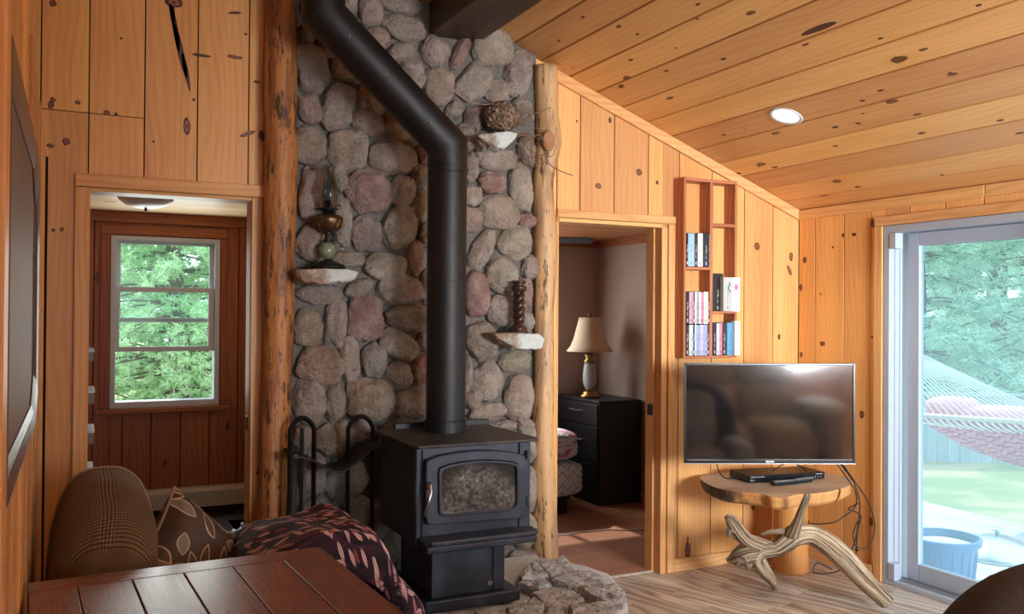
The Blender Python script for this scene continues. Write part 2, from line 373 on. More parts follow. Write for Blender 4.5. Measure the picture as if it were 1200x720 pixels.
    t = NT('cream_lamp_fabric'); t.bsdf(lin((216, 196, 170)), .8, Subsurface_Weight=0.0); g['SHADE'] = t.m
    # glass
    def glass(nm, tint, haze, hz=(200, 225, 235)):
        t = NT(nm); tr = t.n('BsdfTransparent', Color=lin(tint)); df = t.n('BsdfTranslucent', Color=lin(hz)); gl = t.n('BsdfGlossy', Roughness=.02)
        m1 = t.n('MixShader', _0=haze, _1=tr, _2=df); fr = t.n('Fresnel', IOR=1.4)
        m2 = t.n('MixShader', _0=t.math('MULTIPLY', fr, .15), _1=m1, _2=gl); t.t.links.new(m2, t.out.inputs[0]); return t.m
    g['GLASS'] = glass('clear_pane', (250, 255, 254), .015)
    g['SCREENGLASS'] = glass('painted_haze_pane', (240, 252, 255), .15, (205, 228, 240))  # translucent veil painted into the pane to imitate bright outdoor haze
    t = NT('lamp_glass'); b = t.bsdf(lin((225, 226, 222)), .08, Transmission_Weight=.45, IOR=1.3); g['LGLASS'] = t.m
    t = NT('chimney_glass'); tr = t.n('BsdfTransparent', Color=lin((196, 196, 194))); gl = t.n('BsdfGlossy', Roughness=.05); fr = t.n('LayerWeight', _o=1, Blend=.35)
    t.t.links.new(t.n('MixShader', _0=t.math('MULTIPLY', fr, .85), _1=tr, _2=gl), t.out.inputs[0]); g['CHIM'] = t.m
    t = NT('green_swirl_glass'); o = t.obj(); n1 = t.noise(o, 40, 3, .6, 1); t.bsdf(t.mix(n1, lin((150, 164, 140)), lin((70, 78, 66))), .12); g['GBALL'] = t.m
    t = NT('frosted_glass_bowl'); t.bsdf(lin((226, 222, 214)), .35, t.noise(t.obj(), 14, 3), .4, .01); g['FROST'] = t.m
    t = NT('lit_diffuser'); e = t.n('Emission', Color=(1, .93, .82, 1), Strength=9.0); t.t.links.new(e, t.out.inputs[0]); g['LIT'] = t.m
    t = NT('tv_screen'); t.bsdf((.004, .0045, .006, 1), .07, IOR=2.3, Specular_IOR_Level=.5); g['SCREEN'] = t.m
    # outdoors
    def leaf(nm, a, b):
        t = NT(nm); r = t.isl(); c = t.mix(r, lin(a), lin(b)); d = t.n('BsdfDiffuse', Color=c); tr = t.n('BsdfTranslucent', Color=c)
        t.t.links.new(t.n('MixShader', _0=.4, _1=d, _2=tr), t.out.inputs[0]); return t.m
    g['SPRUCE'] = leaf('spruce_needles', (176, 214, 168), (232, 248, 210)); g['PINEN'] = leaf('pine_needles', (180, 214, 194), (230, 246, 228))
    g['PINEN2'] = leaf('dark_pine_needles', (156, 194, 176), (214, 236, 214))
    g['BARK'] = plain('grey_bark', (112, 100, 92), .9)
    t = NT('lawn_grass'); o = t.obj(); n1 = t.noise(o, .9, 4, .6); n2 = t.noise(o, 14, 4, .7)
    c = t.mix(t.ramp(n1, .4, .62), lin((128, 138, 88)), lin((182, 166, 124))); c = t.mix(t.math('MULTIPLY', n2, .4), c, lin((98, 102, 70)))
    t.bsdf(c, .95, n2, .6, .03); g['LAWN'] = t.m
    t = NT('pink_woven_rope'); uv = t.uv(); s = t.n('SeparateXYZ', Vector=uv).node
    w = t.math('ABSOLUTE', t.math('SINE', t.math('ADD', t.math('MULTIPLY', s.outputs[0], 60), t.math('MULTIPLY', t.math('SINE', t.math('MULTIPLY', s.outputs[1], 60)), .8))))
    t.bsdf(t.mix(w, lin((168, 84, 98)), lin((226, 150, 162))), .9, w, .8, .01); g['PINK'] = t.m
    g['PINK2'] = plain('pink_pad_cloth', (226, 150, 164), .9); g['ROPE'] = plain('white_cotton_rope', (236, 236, 230), .9)
    t = NT('blue_plastic'); o = t.obj(); t.bsdf(t.mix(t.noise(o, 30, 4), lin((82, 118, 164)), lin((108, 144, 190))), .5); g['BLUEP'] = t.m
    g['LIDM'] = plain('galvanised_lid', (206, 212, 214), .3, .8)
    g['SOIL'] = plain('potting_soil', (200, 190, 176), 1)
    t = NT('thin_blue_bag'); o = t.obj(); t.bsdf(t.mix(t.noise(o, 18, 3), lin((150, 190, 230)), lin((226, 238, 250))), .3); g['BAG'] = t.m
    t = NT('woven_twigs'); o = t.obj(); w = t.n('TexVoronoi', Vector=o, Scale=60); t.bsdf(t.mix(w, lin((74, 56, 44)), lin((184, 156, 130))), .9, w, 1.0, .02); g['NEST'] = t.m
    g['TWIG'] = plain('dry_twig', (120, 92, 70), .9); g['TWIG2'] = plain('pale_vine', (176, 148, 116), .9)
    t = NT('carved_dark_wood'); o = t.obj(); n1 = t.noise(o, 30, 4); t.bsdf(t.mix(n1, lin((70, 40, 28)), lin((36, 20, 16))), .35); g['CARVED'] = t.m
    t = NT('weathered_brown_frame'); uv = t.uv(); st = t.noise(t.scale(uv, (60, 3, 1)), 1, 4, .6); t.bsdf(t.mix(st, lin((112, 76, 52)), lin((70, 46, 34))), .35, st, .3, .004); g['FRAMEW'] = t.m
    g['MIRROR'] = plain('mirror_glass', (210, 214, 220), .03, 1)
    t = NT('carpet_dark'); o = t.obj(); n1 = t.noise(o, 200, 3); t.bsdf(t.mix(n1, lin((44, 40, 40)), lin((84, 78, 76))), 1, n1, .6, .01); g['CARPET'] = t.m
mk()
# ================================================================ ROOM SHELL
def wall_knots(mb, rows, fn, nrm_, along):
    """dark oval branch knots lying in the face of the boards; material slots 1 (rim) and 2 (heart)"""
    rng = random.Random(len(rows)); A = Vector(along).normalized(); N_ = Vector(nrm_).normalized(); B_ = A.cross(N_).normalized()
    for r in rows:
        p = fn(r[0], r[1]); k = depth(p)/F; ra, rb = r[2]*k, r[3]*k; an = -math.radians(r[4] if len(r) > 4 else 0); A2 = A*math.cos(an)+B_*math.sin(an); B2 = B_*math.cos(an)-A*math.sin(an)
        sd = rng.uniform(0, 50)
        for lay, (f, mt) in enumerate(((1.0, 1), (.62, 2), (.26, 1))):
            if lay and (min(r[2], r[3]) < 2.2 or max(r[2], r[3]) > 15): continue
            b0 = len(mb.v); n = 18; c = Vector(p)+N_*(.0006+.0003*lay)
            for i in range(n):
                a = i/n*6.283; w = f*(1+.22*noise.noise(Vector((math.cos(a)*1.2+sd, math.sin(a)*1.2, lay))))
                mb.v.append(tuple(c+A2*math.cos(a)*ra*w+B2*math.sin(a)*rb*w))
            q = [mb.v[b0], mb.v[b0+1], mb.v[b0+2]]; nn = (Vector(q[1])-Vector(q[0])).cross(Vector(q[2])-Vector(q[1]))
            idx = list(range(b0, b0+n)); mb.face(idx if nn.dot(N_) > 0 else idx[::-1], [(0, 0)]*n, mt)
KNOT1 = plain('knot_rim', (78, 42, 24), .5); KNOT2 = plain('knot_heart', (150, 92, 54), .5)
KB = [(62, 4, 4, 4), (61.8, 117, 3, 3), (59.7, 123, 4.5, 3.5), (91, 120, 2.5, 3), (142, 45, 1.5, 1.5), (125, 132, 3, 3.5), (136, 134, 2, 2), (59, 171, 2.5, 4), (77.6, 166, 4.5, 4), (72.3, 269, 2.5, 2.5), (62.3, 270, 2, 2),
      (201, 8, 20, 3.2, 8), (205, 32, 30, 3, 10), (211, 58, 34, 3.6, 13), (218, 84, 24, 2.6, 12), (204, 3, 6, 10), (219, 148, 10, 4), (236, 65, 2, 11), (275, 15, 1.6, 8, 10), (275, 67, 2.2, 9), (290, 157, 2.6, 9, 25), (227, 117, 2, 1.6), (180, 166, 1.5, 1.5),
      (301, 96, 1.6, 4), (288, 40, 1.4, 2), (714.7, 141, 3.5, 2), (701, 218, 3.2, 4.2), (749, 202, 4, 4), (770, 214, 2.5, 2), (887, 289, 4.5, 4), (927, 301, 5, 3), (925, 317, 6, 2.4, 30), (913, 395, 3.5, 2), (806, 645, 10, 4), (806, 632, 4, 1), (882.5, 594, 3.5, 3), (735, 90, 5, 1.5, 10), (676, 142, 1.5, 1.5)]
KR = [(943, 305, 3.8, 3), (938.5, 337, 4, 2.6), (964, 403, 2.6, 4), (1001, 275, 2, 3.6), (988, 276, 2.4, 2), (962, 345, 1.4, 1), (1010, 486, 4.5, 3.4), (939, 416, 3, 2.4), (1023, 262, 5, 3), (1021, 612, 5, 3), (1030, 672, 9, 2.4, -30), (1004, 645, 1.6, 3), (1022, 395, 1.5, 1.5), (976, 290, 1.4, 1.4)]
KC = [(880, 15, 7.5, 3.2), (960, 33, 26, 5, 0), (725, 31, 5, 2.2), (747, 40, 3, 1.8), (739, 70, 4.2, 2.2), (734, 91, 7, 3), (792, 56, 2, 1.2), (848, 69, 5, 2), (781, 83, 4, 1.6), (1032, 45, 4, 1.8), (1082, 58, 6, 2.6), (1116, 87, 6.5, 2.6), (1045, 119, 8, 3.6), (1011, 118, 4, 2), (1032, 106, 5, 2), (1075, 134, 5.5, 2.4), (1080, 156, 5.5, 2), (979, 149, 5, 2), (909, 156, 6.5, 2.4), (979, 171, 4, 1.6), (908, 196, 5, 1.8), (866, 203, 4, 1.8), (848, 158, 3.6, 1.6), (1195, 156, 6, 2), (1172, 141, 5, 2), (1005, 219, 5, 1.6), (1104, 205, 3.6, 1.4), (944, 52, 6, 1.8), (1147, 6, 4, 2), (683, 20, 4, 1.6), (655, 48, 3, 1.4), (818, 5, 4, 1.8), (817, 22, 3, 1.4), (890, 195, 3, 1.2), (1011, 133, 3, 1.2), (785, 115, 7, 2)]
def pceil(x, y):
    d = ray(x, y); t = (2.16+.378*XR-HC)/(d.z+.378*d.x); return EYE+d*t
YB = 4.2204; XR = 4.10
def zc(x): return 2.16+.378*(XR-x)          # raked ceiling
def ztop(x): return zc(x) if x > 1.72 else zc(1.72)
DL = (.045, .745); DR = (2.36, 3.05); HD = 2.025     # the two doorways
def vboards(mb, xs, y0, y1, top, holes=(), zcut=None, gap=.0028, z0=0.0):
    for a, b in zip(xs[:-1], xs[1:]):
        cuts = sorted(set([a, b]+[h for H in holes for h in H[:2] if a < h < b]))
        for p, q in zip(cuts[:-1], cuts[1:]):
            mid = (p+q)/2; segs = [(z0, None)]
            for H in holes:
                if H[0]-1e-4 <= mid <= H[1]+1e-4: segs = ([(z0, H[2])] if H[2] > z0+.02 else [])+[(H[3], None)]
            l = p+(gap if p == a else 0); r = q-(gap if q == b else 0)
            for s0, s1 in segs:
                parts = [(s0, s1)]
                if zcut and s1 is None and zcut[0] <= mid <= zcut[1]: parts = [(s0, zcut[2]-.002), (zcut[2]+.002, None)]
                for u, w in parts:
                    za, zb = (top(l), top(r)) if w is None else (w, w)
                    mb.prism([(l, u), (r, u), (r, zb), (l, za)], 'y', y0, y1, 'z')
def backing(mb, x0, x1, y0, y1, holes, top):
    xs = sorted(set([x0, x1]+[h for H in holes for h in H[:2]]+[1.72]))
    xs = [x for x in xs if x0 <= x <= x1]
    for p, q in zip(xs[:-1], xs[1:]):
        mid = (p+q)/2; segs = [(0, None)]
        for H in holes:
            if H[0] <= mid <= H[1]: segs = ([(0, H[2])] if H[2] > .02 else [])+[(H[3], None)]
        for u, w in segs:
            za, zb = (top(p), top(q)) if w is None else (w, w)
            mb.prism([(p, u), (q, u), (q, zb), (p, za)], 'y', y0, y1, 'z')
xl = [-.9, -.67, -.45, -.136, .047, .269, .49, .715, .93]
xr = [2.2, 2.35, 2.496, 2.719, 2.951, 3.17, 3.411, 3.659, 3.888, 4.1]
HB = [(DL[0], DL[1], 0, HD), (DR[0], DR[1], 0, HD)]
SLOT = (-.128, -.106, 0, 2.145)
m = MB(); vboards(m, xl, YB, YB+.02, ztop, HB+[SLOT], zcut=(-.14, .27, 2.345)); vboards(m, xr, YB, YB+.02, ztop, HB)
wall_knots(m, KB, lambda x, y: ay(x, y, YB), (0, -1, 0), (0, 0, 1)); wb = struct(m.build('wall_back', [PINE, KNOT1, KNOT2], bevel=.002, seg=1))
m = MB(); backing(m, -.9, 4.25, YB+.0205, YB+.115, HB, ztop)
m.box(-.145, -.09, YB+.0195, YB+.0205, 0, 2.15)
struct(m.build('wall_backing', DARKGAP))
# right wall, with the sliding door opening  y 1.72..3.55
OY0, OY1, OZ = 1.66, 3.555, 2.003
def yboards(mb, ys, x0, x1, ztop_, holes=(), gap=.0035):
    M = Matrix(((0, 1, 0, 0), (1, 0, 0, 0), (0, 0, 1, 0), (0, 0, 0, 1)))
    t = MB(); vboards(t, ys, x0, x1, lambda x: ztop_, holes)
    k = len(mb.v); mb.v += [(b, a, c) for a, b, c in t.v]; mb.f += [tuple(k+i for i in f[::-1]) for f in t.f]
    mb.uv += [u[::-1] for u in t.uv]; mb.mi += t.mi
ys = [-2.6]+[-2.6+.21*i for i in range(1, 20)]+[1.62, 1.86, 2.07, 2.29, 2.52, 2.73, 2.95, 3.17, 3.39, 3.657, 3.853, 4.083, YB]
m = MB(); yboards(m, ys, XR, XR+.02, 2.16, [(OY0, OY1, 0, OZ)]); wall_knots(m, KR, lambda x, y: ax(x, y, XR), (-1, 0, 0), (0, 0, 1)); struct(m.build('wall_right', [PINE, KNOT1, KNOT2], bevel=.002, seg=1))
m = MB()
for a, b, c, d in ((-2.7, OY0, 0, 2.5), (OY1, YB+.1, 0, 2.5), (OY0, OY1, OZ, 2.5)): m.box(XR+.0205, XR+.15, a, b, c, d)
struct(m.build('wall_right_outer', FENCEW))
# left partition : board ends step down towards the far end
XL = -.115
m = MB(); rng = random.Random(3); y = -2.6; k = 0
while y < 3.93:
    w = rng.uniform(.13, .2); y1 = min(y+w, 3.95)
    zt = 2.5 if y < 1.9 else 2.36-.07*(y-1.9)+rng.uniform(-.012, .012)
    m.box(XL-.06, XL-(.001 if k % 2 else .008), y+.002, y1-.002, 0, zt); y = y1; k += 1
m.box(XL-.06, XL+.004, 3.952, 4.06, 0, 2.17)
struct(m.build('wall_left', PINE, bevel=.002, seg=1))
# outer left / front shells (behind the camera) with window openings
m = MB(); vboards(m, [-.9+.22*i for i in range(23)]+[4.1], -2.62, -2.6, ztop, [(-.2, 1.5, 1.05, 2.2), (2.0, 3.9, 1.05, 2.2)]); struct(m.build('wall_front', PINE))
m = MB(); M4 = [-2.6+.22*i for i in range(31)]+[4.2]; yboards(m, M4, -.92, -.9, 3.06); struct(m.build('wall_left_outer', PINE))
# ceiling : boards along the depth on the raked plane, flat part left of the ridge
cx = [1.70, 1.9, 2.073, 2.245, 2.42, 2.592, 2.764, 2.936, 3.108, 3.28, 3.452, 3.624, 3.796, 3.968, 4.125]
m = MB(); rng = random.Random(5)
for a, b in zip(cx[:-1], cx[1:]):
    l, r = a+.004, b-.004; e = rng.uniform(-.5, 2.2)
    for u, w in ((-2.6, e), (e+.003, YB+.02)):
        m.prism([(l, zc(l)), (r, zc(r)), (r, zc(r)+.02), (l, zc(l)+.02)], 'y', u, w, 'y')
x = -.9
while x < 1.69: m.box(x+.003, min(x+.17, 1.7)-.003, -2.6, YB+.02, 3.06, 3.08, 'y'); x += .17
wall_knots(m, KC, pceil, (-.378, 0, -1), (0, 1, 0)); struct(m.build('ceiling', [PINE_CEIL, KNOT1, KNOT2], bevel=.0025, seg=1))
m = MB(); m.prism([(1.7, zc(1.7)+.0205), (4.3, zc(4.3)+.0205), (4.3, zc(4.3)+.15), (1.7, zc(1.7)+.15)], 'y', -2.7, YB+.12, 'y'); m.box(-1, 1.7, -2.7, YB+.12, 3.0805, 3.2, 'y')
m.prism([(4.3, zc(4.3)+.02), (4.75, zc(4.75)+.02), (4.75, zc(4.75)+.1), (4.3, zc(4.3)+.1)], 'y', -2.7, YB+.12, 'y')  # unseen eave overhang, added to block grazing sun at the glass door
struct(m.build('ceiling_deck', DARKGAP))
# floors
def planks(mb, x0, x1, y0, y1, ang, w, L, z, clip):
    import itertools
    c, s = math.cos(ang), math.sin(ang); rng = random.Random(11)
    R = 7
    i = -int(R/w)
    while i*w < R:
        u0 = i*w; v = -R+rng.uniform(0, L)
        while v < R:
            l = L*rng.uniform(.75, 1.1); poly = [(u0+.0008, v+.0008), (u0+w-.0008, v+.0008), (u0+w-.0008, v+l-.0008), (u0+.0008, v+l-.0008)]
            P = [((p[0]*c-p[1]*s+(x0+x1)/2, p[0]*s+p[1]*c+(y0+y1)/2), p) for p in poly]
            for ax_, lim, sg in ((0, x0, 1), (0, x1, -1), (1, y0, 1), (1, y1, -1)):
                Q = []
                for k in range(len(P)):
                    A, B = P[k], P[(k+1) % len(P)]; da, db = sg*(A[0][ax_]-lim), sg*(B[0][ax_]-lim)
                    if da >= 0: Q.append(A)
                    if da*db < 0:
                        t = da/(da-db); Q.append(tuple(tuple(a+(b-a)*t for a, b in zip(A[j], B[j])) for j in (0, 1)))
                P = Q
                if not P: break
            if len(P) >= 3:
                b0 = len(mb.v); mb.v += [(p[0][0], p[0][1], z) for p in P]; mb.face(range(b0, b0+len(P)), [p[1] for p in P])
            v += l
        i += 1
m = MB(); planks(m, -.9, XR, -2.6, YB+.06, math.radians(17.5), .125, 1.1, 0, None); struct(m.build('floor', FLOORW))
m = MB(); planks(m, 1.0, XR, YB+.06, 6.6, math.radians(90), .13, 1.2, 0, None); struct(m.build('floor_bedroom', FLOORB))
m = MB(); m.box(-.3, 1.25, YB+.06, 6.9, -.02, .0); struct(m.build('floor_mudroom', CARPET))
m = MB(); m.box(-1, 4.25, -2.7, 7, -.2, -.021); struct(m.build('floor_slab', DARKGAP))
m = MB(); m.box(DR[0], DR[1], YB+.045, YB+.07, 0, .004, 'x'); struct(m.build('trim_11', plain('pale_threshold', (206, 192, 176), .4)))

# ---- mudroom shell
YM = 6.86; ZM = 2.2
wx0, wx1, wz0, wz1 = .226, .965, .845, 2.03
m = MB(); vboards(m, [-.3, -.1, .12, .31, .50, .70, .90, 1.1, 1.25], YM, YM+.02, lambda x: ZM, [(wx0, wx1, wz0, wz1)]); struct(m.build('wall_mudroom_back', PINE_DARK, bevel=.002, seg=1))
m = MB()
for a, b, c, d in ((-.4, wx0, 0, 2.4), (wx1, 1.35, 0, 2.4), (wx0, wx1, 0, wz0), (wx0, wx1, wz1, 2.4)): m.box(a, b, YM+.0205, YM+.14, c, d)
struct(m.build('wall_mudroom_outer', DARKGAP))
m = MB(); yboards(m, [YB+.115, 4.55, 4.8, 5.05, 5.3, 5.55, 5.8, 6.05, 6.3, 6.55, YM], -.12, -.10, ZM); struct(m.build('wall_mudroom_left', PINE_DARK))
m = MB(); yboards(m, [YB+.115, 4.55, 4.8, 5.05, 5.3, 5.55, 5.8, 6.05, 6.3, 6.55, YM], 1.23, 1.25, ZM); struct(m.build('wall_mudroom_right', PINE_DARK))
m = MB(); y = YB+.115
while y < YM: m.box(-.12, 1.25, y+.002, min(y+.12, YM)-.002, ZM, ZM+.02, 'x'); y += .12
struct(m.build('ceiling_mudroom', PINE_PALE, bevel=.002, seg=1))
m = MB(); m.box(-.3, 1.25, YB+.115, YM+.1, ZM+.0205, ZM+.1); struct(m.build('ceiling_mudroom_deck', DARKGAP))
m = MB(); m.box(.07, 1.23, YM-.022, YM-.001, ZM-.075, ZM-.002, 'x'); struct(m.build('trim_12', PINE_DARK))
# ---- bedroom shell
YD = 6.58; ZD = 2.13; bx = (2.5, 3.42, .95, 1.95)
m = MB()
for a, b, c, d in ((1.2, bx[0], 0, ZD), (bx[1], XR-.01, 0, ZD), (bx[0], bx[1], 0, bx[2]), (bx[0], bx[1], bx[3], ZD)): m.box(a, b, YD, YD+.1, c, d)
struct(m.build('wall_bedroom_back', TAUPE))
m = MB(); m.box(XR-.01, XR+.15, YB+.115, YD+.1, 0, ZD+.05); struct(m.build('wall_bedroom_right', TAUPE))
m = MB(); m.box(1.2, 1.26, YB+.115, YD, 0, ZD+.05); struct(m.build('wall_bedroom_left', TAUPE))
m = MB(); y = YB+.115
while y < YD: m.box(1.26, XR-.01, y+.002, min(y+.14, YD)-.002, ZD, ZD+.02, 'x'); y += .14
struct(m.build('ceiling_bedroom', wood('reddish_ceiling', (196, 132, 88), (150, 88, 54), knots=.3), bevel=.002, seg=1))
m = MB(); m.box(1.2, XR+.1, YB+.115, YD+.1, ZD+.0205, ZD+.1); struct(m.build('ceiling_bedroom_deck', DARKGAP))
m = MB(); m.box(XR-.03, XR-.0105, YB+.12, YD-.02, ZD-.06, ZD-.002, 'y'); m.box(1.27, XR-.03, YD-.02, YD-.001, ZD-.06, ZD-.002, 'x'); struct(m.build('trim_13', wood('reddish_trim', (176, 110, 72), (136, 76, 46), knots=.2)))
m = MB(); m.box(XR-.024, XR-.0105, YB+.13, YD-.001, 0, .075, 'y'); m.box(1.27, XR-.03, YD-.014, YD-.001, 0, .075, 'x'); struct(m.build('baseboard_bedroom', PINE_TRIM))
m = MB()
for a, b, c, d in ((bx[0], bx[0]+.05, bx[2], bx[3]), (bx[1]-.05, bx[1], bx[2], bx[3]), (bx[0]+.05, bx[1]-.05, bx[2], bx[2]+.05), (bx[0]+.05, bx[1]-.05, bx[3]-.05, bx[3]), (2.93, 2.98, bx[2]+.05, bx[3]-.05)): m.box(a, b, YD+.02, YD+.07, c, d)
struct(m.build('window_2', WHITE))

# ---- casings, jambs, trims
T = YB-.02
m = MB(); m.box(-.003, .056, T, YB-.0005, 0, 2.024); m.box(-.003, .80, T-.004, YB-.0005, 2.026, 2.082, 'x'); struct(m.build('trim_1', PINE_TRIM, bevel=.003, seg=1))
m = MB(); m.box(.032, .0445, YB-.001, YB+.135, 0, 2.023); m.box(.733, .80, YB+.03, YB+.135, 0, 2.023); m.box(.735, .745, YB-.001, YB+.029, 0, 2.023); m.box(.045, .733, YB+.001, YB+.135, 2.011, 2.0245, 'x')
struct(m.build('door_1', PINE_TRIM, bevel=.002, seg=1))
m = MB(); m.box(2.345, 3.137, T-.004, YB-.0005, 2.022, 2.066, 'x'); m.box(3.085, 3.137, T, YB-.0005, 0, 2.0205); struct(m.build('trim_2', PINE_TRIM, bevel=.003, seg=1))
m = MB(); m.box(3.038, 3.075, YB-.016, YB+.13, 0, 1.9995); m.box(3.026, 3.0375, YB+.05, YB+.125, 0, 1.9995); m.box(2.366, 3.0755, YB+.001, YB+.13, 2.0, 2.0215, 'x'); m.box(2.33, 2.366, YB+.001, YB+.13, 0, 2.0); m.box(3.0753, 3.0847, YB-.006, YB+.03, 0, 2.0)
d2 = struct(m.build('door_2', PINE_TRIM, bevel=.002, seg=1))
def plate(nm, par, p, w, h, t, face):
    q = MB()
    if face == 'y': q.box(p[0]-w/2, p[0]+w/2, p[1]-t, p[1], p[2]-h/2, p[2]+h/2)
    else: q.box(p[0]-t, p[0], p[1]-w/2, p[1]+w/2, p[2]-h/2, p[2]+h/2)
    q2 = q.build(nm, DARKPLATE, bevel=.001, seg=1); return q2
z1 = ay(766, 482, YB).z
tag(plate('strike_plate', d2, (3.026, YB+.075, z1), .055, .065, .003, 'x'), 'dark strike plate on the right jamb of the bedroom doorway', 'strike plate')
z2 = ay(298, 498, YB).z
tag(plate('strike_plate', d2, (.7325, YB+.085, z2), .055, .065, .003, 'x'), 'dark strike plate on the right jamb of the left doorway', 'strike plate')
m = MB()   # rake trim under the ceiling and crown on the right wall
def rake(m, x0, x1, y0, y1, h): m.prism([(x0, zc(x0)-h), (x1, zc(x1)-h), (x1, zc(x1)-.002), (x0, zc(x0)-.002)], 'y', y0, y1, 'x')
rake(m, 2.33, XR-.001, T, YB-.0005, .066); struct(m.build('trim_3', PINE_TRIM, bevel=.003, seg=1))
m = MB()
for a, b in ((-2.5, 1.3), (1.303, 2.93), (2.933, T-.001)): m.box(XR-.02, XR-.0005, a, b, 2.099, 2.158, 'y')
struct(m.build('trim_4', PINE_TRIM, bevel=.003, seg=1))
m = MB(); m.box(3.139, XR-.001, T+.004, YB-.0005, 0, .075, 'x'); struct(m.build('baseboard_back', PINE_TRIM, bevel=.003, seg=1))
m = MB(); m.box(XR-.02, XR-.0005, OY1+.068, T, 0, .075, 'y'); struct(m.build('baseboard_right', PINE_TRIM, bevel=.003, seg=1))
m = MB(); m.box(XR-.02, XR-.0005, OY0-.06, OY1+.06, OZ+.003, OZ+.056, 'y'); m.box(XR-.02, XR-.0005, OY1+.004, OY1+.062, .0, OZ+.002, 'z'); struct(m.build('trim_5', PINE_TRIM, bevel=.003, seg=1))
# mudroom window casing
m = MB(); y0 = YM-.02
m.box(wx0-.065, wx0-.005, y0, YM-.0005, wz0-.04, wz1+.004); m.box(wx1+.005, wx1+.05, y0, YM-.0005, wz0-.04, wz1+.004); m.box(wx0-.065, wx1+.05, y0-.003, YM-.0005, wz1+.006, wz1+.075, 'x'); m.box(wx0-.09, wx1+.07, y0-.03, YM-.0005, wz0-.075, wz0-.042, 'x')
struct(m.build('trim_6', PINE_DARK, bevel=.003, seg=1))
# left window: outer frame, upper sash, raised lower sash
def rect_frame(m, x0, x1, z0, z1, y0, y1, l, r, b, t):
    m.box(x0, x0+l, y0, y1, z0, z1); m.box(x1-r, x1, y0, y1, z0, z1); m.box(x0+l, x1-r, y0, y1, z0, z0+b); m.box(x0+l, x1-r, y0, y1, z1-t, z1)
w1 = bpy.data.objects.new('window_1', None); C.objects.link(w1); w1.location = (.595, YM, wz0); w1['_o'] = (.595, YM, wz0); w1['kind'] = 'structure'
m = MB(); rect_frame(m, wx0, wx1, wz0-.04, wz1, YM-.012, YM+.12, .035, .035, .045, .03); m.build('frame', WHITE, w1, bevel=.003)
def yy(py, Y): return ay(195, py, Y).z
zA, zB, zC, zD_ = yy(337, YM), yy(412, YM), yy(369, YM), yy(378, YM)
m = MB(); rect_frame(m, wx0+.037, wx1-.037, zD_, wz1-.032, YM+.055, YM+.085, .03, .03, .032, .02); us = m.build('sash', WHITE, w1, bevel=.002, seg=1)
m = MB(); m.box(wx0+.067, wx1-.067, YM+.068, YM+.072, zD_+.032, wz1-.052); m.build('pane', GLASS, us)
m = MB(); rect_frame(m, wx0+.02, wx1-.037, zB, zA, YM+.005, YM+.035, .04, .04, .035, .035); ls = m.build('sash', WHITE, w1, bevel=.002, seg=1)
m = MB(); m.box(wx0+.06, wx1-.077, YM+.018, YM+.022, zB+.035, zA-.035); m.build('pane', GLASS, ls)
m = MB(); m.box(.57, .63, YM+.04, YM+.054, zD_+.034, zD_+.05); m.build('latch', WHITE, ls)

# ---- sliding glass door
sd = bpy.data.objects.new('door_3', None); C.objects.link(sd); sd.location = (XR, 2.6, 0); sd['_o'] = (XR, 2.6, 0); sd['kind'] = 'structure'
m = MB(); X0, X1 = XR-.012, XR+.15
m.box(X0, X1, OY1-.04, OY1, .0, OZ); m.box(X0, X1, OY0, OY0+.04, .0, OZ); m.box(X0, X1, OY0+.04, OY1-.04, OZ-.04, OZ, 'y'); m.box(X0, X1, OY0+.04, OY1-.04, 0, .026, 'y')
m.box(XR+.03, XR+.036, OY1-.047, OY1-.04, .026, OZ-.04); m.box(XR+.07, XR+.076, OY1-.047, OY1-.04, .026, OZ-.04)
m.build('frame', DOORWHITE, sd, bevel=.004)
m = MB()
for xx in (XR+.025, XR+.065): m.box(xx, xx+.006, OY0+.05, OY1-.05, .026, .04, 'y')
m.build('track', CHROME, sd)
def panel(ya, yb, xa, xb, gl, nm):
    q = MB()
    q.box(xa, xb, yb-.075, yb, .03, OZ-.042); q.box(xa, xb, ya, ya+.075, .03, OZ-.042); q.box(xa, xb, ya+.075, yb-.075, .03, .13, 'y'); q.box(xa, xb, ya+.075, yb-.075, OZ-.115, OZ-.042, 'y')
    f = q.build(nm, DOORWHITE, sd, bevel=.004); g = MB(); g.box((xa+xb)/2-.002, (xa+xb)/2+.002, ya+.076, yb-.076, .131, OZ-.116); g.build('pane', gl, f); return f
panel(2.56, OY1-.085, XR+.082, XR+.122, SCREENGLASS, 'glass_panel')
panel(OY0+.045, 2.64, XR+.04, XR+.078, SCREENGLASS, 'glass_panel')
m = MB()
m.box(X0-.004, X0+.055, OY1-.085, OY1-.042, .028, .12); m.box(X0-.004, X0+.055, OY1-.085, OY1-.042, OZ-.13, OZ-.043); m.build('corner_block', DOORWHITE, sd, bevel=.003)

